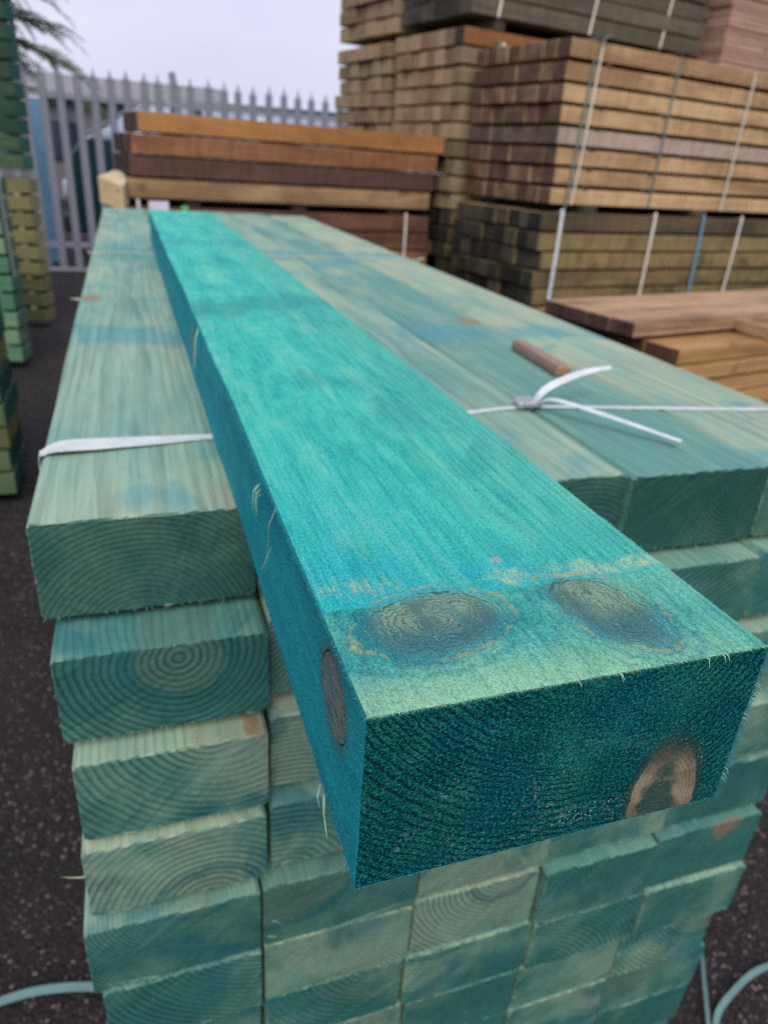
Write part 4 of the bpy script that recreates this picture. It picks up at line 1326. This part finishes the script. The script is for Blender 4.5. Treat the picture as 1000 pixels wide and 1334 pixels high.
for q in range(3200):
    if r_.random() < .55:
        cx_, cy_ = r_.uniform(.80, 1.7), r_.uniform(.1, 1.1)
    else:
        cx_, cy_ = r_.uniform(-.9, -.2), r_.uniform(.6, 3.2)
    s_ = r_.uniform(.0015, .0045) * (1.7 if r_.random() < .04 else 1)
    b_ = len(SV)
    for k in range(5):
        an = k * 1.2566 + r_.uniform(-.3, .3)
        SV.append((cx_ + math.cos(an) * s_ * r_.uniform(.7, 1.2), cy_ + math.sin(an) * s_ * r_.uniform(.7, 1.2), GZ + s_ * .25))
    SV.append((cx_, cy_, GZ + s_ * r_.uniform(.8, 1.2)))
    SV.append((cx_, cy_, GZ - s_ * .3))
    for k in range(5):
        SF.append((b_ + k, b_ + (k + 1) % 5, b_ + 5))
        SF.append((b_ + (k + 1) % 5, b_ + k, b_ + 6))
g = G('grit')
gd, gc = g.voronoi(g.P, 70)
M_GRIT = g.bsdf(g.ramp(g.sep(gc)[0], [(0.0, (0.03, 0.026, 0.028)), (0.7, (0.10, 0.08, 0.075)), (0.93, (0.20, 0.16, 0.15)), (1.0, (0.35, 0.32, 0.31))]), 0.7, 0.3)
tag(link('loose_grit', mesh_from('loose_grit', SV, SF), M_GRIT), 'loose grit and small stones scattered on the tarmac', 'gravel', kind='stuff')

# ================================================================== beyond the fence
M_PAINT = plain('green_car_paint', (0.006, 0.030, 0.026), 0.18, 0.5, var=0.1, scale=2, coat=0.6)
M_GLASS = plain('dark_glass', (0.02, 0.03, 0.04), 0.06, 0.7, var=0.05)
M_VANGLASS = plain('painted_sky_glass', (0.30, 0.34, 0.42), 0.08, 0.7, var=0.25, scale=2)  # pale sky reflection painted into the base colour of the van's glass
M_TYRE = plain('tyre_rubber', (0.015, 0.015, 0.016), 0.8)
M_RIM = plain('wheel_rim', (0.35, 0.35, 0.37), 0.4, metal=0.6)
M_LAMP = plain('headlamp_glass', (0.55, 0.58, 0.60), 0.2)
M_BLACK = plain('black_plastic', (0.02, 0.02, 0.022), 0.5)
van = empty('parked_van', (-0.86, 12.1, GZ))
tag(van, 'dark green parked van seen through the fence pales behind the brown beams', 'van')


def extrude_profile(prof, y0, y1, bevel, name):
    bm_ = bmesh.new()
    a = [bm_.verts.new((px, y0, pz)) for px, pz in prof]
    b = [bm_.verts.new((px, y1, pz)) for px, pz in prof]
    bm_.faces.new(a)
    bm_.faces.new(b[::-1])
    for i in range(len(prof)):
        q_ = (i + 1) % len(prof)
        bm_.faces.new((a[i], b[i], b[q_], a[q_]))
    bmesh.ops.recalc_face_normals(bm_, faces=bm_.faces)
    if bevel:
        bmesh.ops.bevel(bm_, geom=bm_.edges[:], offset=bevel, segments=3, affect='EDGES', profile=0.6)
    return bm_mesh(name, bm_, True)


prof = [(0.0, 0.32), (-0.03, 0.75), (0.02, 1.15), (0.12, 1.42), (0.30, 1.62), (0.62, 1.78), (0.80, 1.92), (1.10, 2.10), (1.55, 2.20), (4.4, 2.22), (4.6, 2.1), (4.68, 0.9), (4.66, 0.32)]
link('body', extrude_profile(prof, 0.0, 1.75, 0.06, 'body'), M_PAINT, van)
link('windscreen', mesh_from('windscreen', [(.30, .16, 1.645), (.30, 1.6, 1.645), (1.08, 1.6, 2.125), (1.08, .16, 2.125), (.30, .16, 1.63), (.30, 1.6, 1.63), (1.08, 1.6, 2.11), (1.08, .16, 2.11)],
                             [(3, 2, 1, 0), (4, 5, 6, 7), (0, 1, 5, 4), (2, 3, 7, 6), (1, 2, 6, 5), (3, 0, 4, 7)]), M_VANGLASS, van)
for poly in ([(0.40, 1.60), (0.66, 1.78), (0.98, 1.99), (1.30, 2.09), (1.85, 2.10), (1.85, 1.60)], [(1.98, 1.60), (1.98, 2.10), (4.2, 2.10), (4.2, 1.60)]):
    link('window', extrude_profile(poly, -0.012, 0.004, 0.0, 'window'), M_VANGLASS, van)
for wx_ in (0.85, 3.85):
    for wy_ in (0.02, 1.58):
        bm_ = bmesh.new()
        bmesh.ops.create_cone(bm_, cap_ends=True, segments=28, radius1=.34, radius2=.34, depth=.2, matrix=Matrix.Translation((wx_, wy_ + .07, .34)) @ Matrix.Rotation(math.pi / 2, 4, 'X'))
        bmesh.ops.bevel(bm_, geom=bm_.edges[:], offset=.02, segments=1, affect='EDGES')
        wl_ = link('wheel', bm_mesh('wheel', bm_), M_TYRE, van)
        bm_ = bmesh.new()
        bmesh.ops.create_cone(bm_, cap_ends=True, segments=20, radius1=.2, radius2=.17, depth=.22, matrix=Matrix.Translation((wx_, wy_ + .07, .34)) @ Matrix.Rotation(math.pi / 2, 4, 'X'))
        link('rim', bm_mesh('rim', bm_), M_RIM, wl_)
lath(van, 'bumper', M_BLACK, -0.10, 0.06, -0.02, 1.77, 0.34, 0.58, 0.03)
for yy in (0.08, 1.37):
    lath(van, 'headlight', M_LAMP, -0.045, 0.05, yy, yy + .3, 0.82, 1.04, 0.02)
lath(van, 'mirror', M_BLACK, 0.86, 0.98, -0.2, -0.01, 1.42, 1.62, 0.02)

M_WALL = plain('grey_render', (0.115, 0.115, 0.130), 0.8, var=0.2, scale=1.5)
M_WALL2 = plain('pale_cladding', (0.42, 0.43, 0.46), 0.7, var=0.08, scale=1.5)
M_ROOF = plain('grey_roofing', (0.19, 0.19, 0.185), 0.8, var=0.2, scale=3)
bd = empty('grey_building', (-3.2, 24.0, GZ))
tag(bd, 'dark grey low building with shallow roof beyond the fence at left', 'building')
lath(bd, 'wall', M_WALL, 0, 6.2, 0, 7, 0, 2.55, 0)
bm = bmesh.new()
a = [bm.verts.new(p) for p in ((-.2, -.3, 2.55), (6.4, -.3, 2.55), (6.4, 7.3, 2.55), (-.2, 7.3, 2.55), (-.2, 3.5, 3.35), (6.4, 3.5, 3.35))]
for f_ in ((0, 1, 5, 4), (2, 3, 4, 5), (0, 4, 3), (1, 2, 5), (3, 2, 1, 0)):
    bm.faces.new([a[i] for i in f_])
link('roof', bm_mesh('roof', bm), M_ROOF, bd)
for xs in (1.0, 3.9):
    wn_ = lath(bd, 'window', M_BLACK, xs, xs + 1.1, -0.03, 0.02, 1.0, 2.0, 0.005)
    lath(bd, 'pane', M_GLASS, xs + .06, xs + 1.04, -0.036, -0.031, 1.06, 1.94, 0).parent = wn_
b2 = empty('pale_building', (3.1, 26.0, GZ))
tag(b2, 'pale low building with a row of dark openings beyond the fence', 'building')
lath(b2, 'wall', M_WALL2, 0, 9, 0, 5, 0, 2.55, 0)
lath(b2, 'roof', M_ROOF, -.15, 9.15, -.15, 5.1, 2.552, 2.66, 0.01)
for i in range(7):
    wn_ = lath(b2, 'window', M_BLACK, .35 + i * 1.2, 1.0 + i * 1.2, -0.03, 0.02, 1.55, 2.3, 0.005)
    lath(b2, 'pane', M_GLASS, .40 + i * 1.2, .95 + i * 1.2, -0.036, -0.031, 1.6, 2.25, 0).parent = wn_
bp = empty('blue_post', (-1.075, 11.45, GZ))
tag(bp, 'light blue post with a white cap just behind the fence at left', 'post')
bm = bmesh.new()
bm_box(bm, -.065, .065, -.05, .05, 0, 2.02, .008)
link('shaft', bm_mesh('shaft', bm), plain('blue_post_paint', (0.10, 0.22, 0.33), 0.5), bp)
bm = bmesh.new()
bm_box(bm, -.075, .075, -.06, .06, 2.02, 2.11, .012)
link('cap', bm_mesh('cap', bm), plain('white_cap', (0.75, 0.75, 0.78), 0.5), bp)


# --- tree at the top left
def make_tree():
    g = G('needle_foliage')
    rn = g.noise(g.P, 1.5, 3)
    mt = g.bsdf(g.ramp(rn, [(0.3, (0.030, 0.045, 0.022)), (0.7, (0.085, 0.105, 0.05))]), 0.6, 0.3)
    bark = plain('bark', (0.07, 0.05, 0.04), 0.9, var=0.3, scale=10)
    root = empty('conifer_tree', (-3.1, 16.0, GZ))
    tag(root, 'drooping dark conifer whose branch tips show at the top left', 'tree')
    V, F = [], []
    seg, rad = 10, 0.20
    for i in range(13):
        t = i / 12
        c = Vector((math.sin(t * 3) * .12, math.cos(t * 2.3) * .1 - .1, t * 6.6))
        for k in range(seg):
            an = k * 2 * math.pi / seg
            rr = rad * (1 - .85 * t) * (1 + .12 * math.sin(k * 3 + i))
            V.append(c + Vector((math.cos(an) * rr, math.sin(an) * rr, 0)))
    for i in range(12):
        for k in range(seg):
            q = (k + 1) % seg
            F.append((i * seg + k, i * seg + q, i * seg + seg + q, i * seg + seg + k))
    tk = link('trunk', mesh_from('trunk', V, F, True), bark, root)
    LV, LF, BV, BF = [], [], [], []
    r = random.Random(3)

    def spray(p, d, ln):
        d = d.normalized()
        s_ = d.cross(Vector((0, 0, 1))).normalized()
        n_ = 46
        for i in range(n_):
            t = i / n_
            c = p + d * ln * t + Vector((0, 0, -.5 * ln * t * t))
            for sg in (-1, 1):
                dd = (d * .8 + s_ * sg * r.uniform(.25, .75) + Vector((0, 0, r.uniform(-.7, .1)))).normalized()
                l_ = ln * r.uniform(.18, .32) * (1 - .5 * t)
                up = dd.cross(s_).normalized()
                wv_ = dd.cross(up).normalized() * .0075
                b_ = len(LV)
                LV.extend([c - wv_, c + wv_, c + dd * l_ * .6 + wv_ * .8 + Vector((0, 0, -.04 * l_)), c + dd * l_ + Vector((0, 0, -.18 * l_))])
                LF.append((b_, b_ + 1, b_ + 2, b_ + 3))

    def branch(p, d, ln, rad_):
        fibre(BV, BF, p, d, ln, rad_, bend=Vector((0, 0, -.28)), seg=5)
        dd = Vector(d).normalized()
        for i in range(7):
            t = .25 + .75 * i / 6
            c = Vector(p) + dd * ln * t + Vector((0, 0, -.28)) * ln * t * t
            sd = dd.cross(Vector((0, 0, 1))).normalized()
            for sg in (-1, 1):
                if r.random() < .85:
                    spray(c, dd * .7 + sd * sg * r.uniform(.3, .9) + Vector((0, 0, r.uniform(-.3, .15))), ln * r.uniform(.28, .42))
        spray(Vector(p) + dd * ln + Vector((0, 0, -.28)) * ln, dd + Vector((0, 0, -.4)), ln * .4)

    for i in range(34):
        h = 2.3 + i * .125
        an = i * 2.4
        ln = 2.25 * (1 - (h - 2.3) / 5.2) + .3
        branch((math.sin(h / 6.6 * 3) * .12, 0, h), (math.cos(an), math.sin(an), r.uniform(.15, .45)), ln * r.uniform(.8, 1.05), .035)
    for h, ang, ln in ((3.35, -.15, 1.75), (3.75, -.3, 1.9), (3.05, -.1, 1.55), (2.85, -.45, 1.45), (4.1, -.2, 1.8), (3.5, -.6, 1.6)):
        branch((0, 0, h), (math.cos(ang), math.sin(ang), .3), ln, .035)
    link('crown', mesh_from('crown', LV, LF), mt, root)
    link('branches', mesh_from('branches', BV, BF), bark, tk)


make_tree()
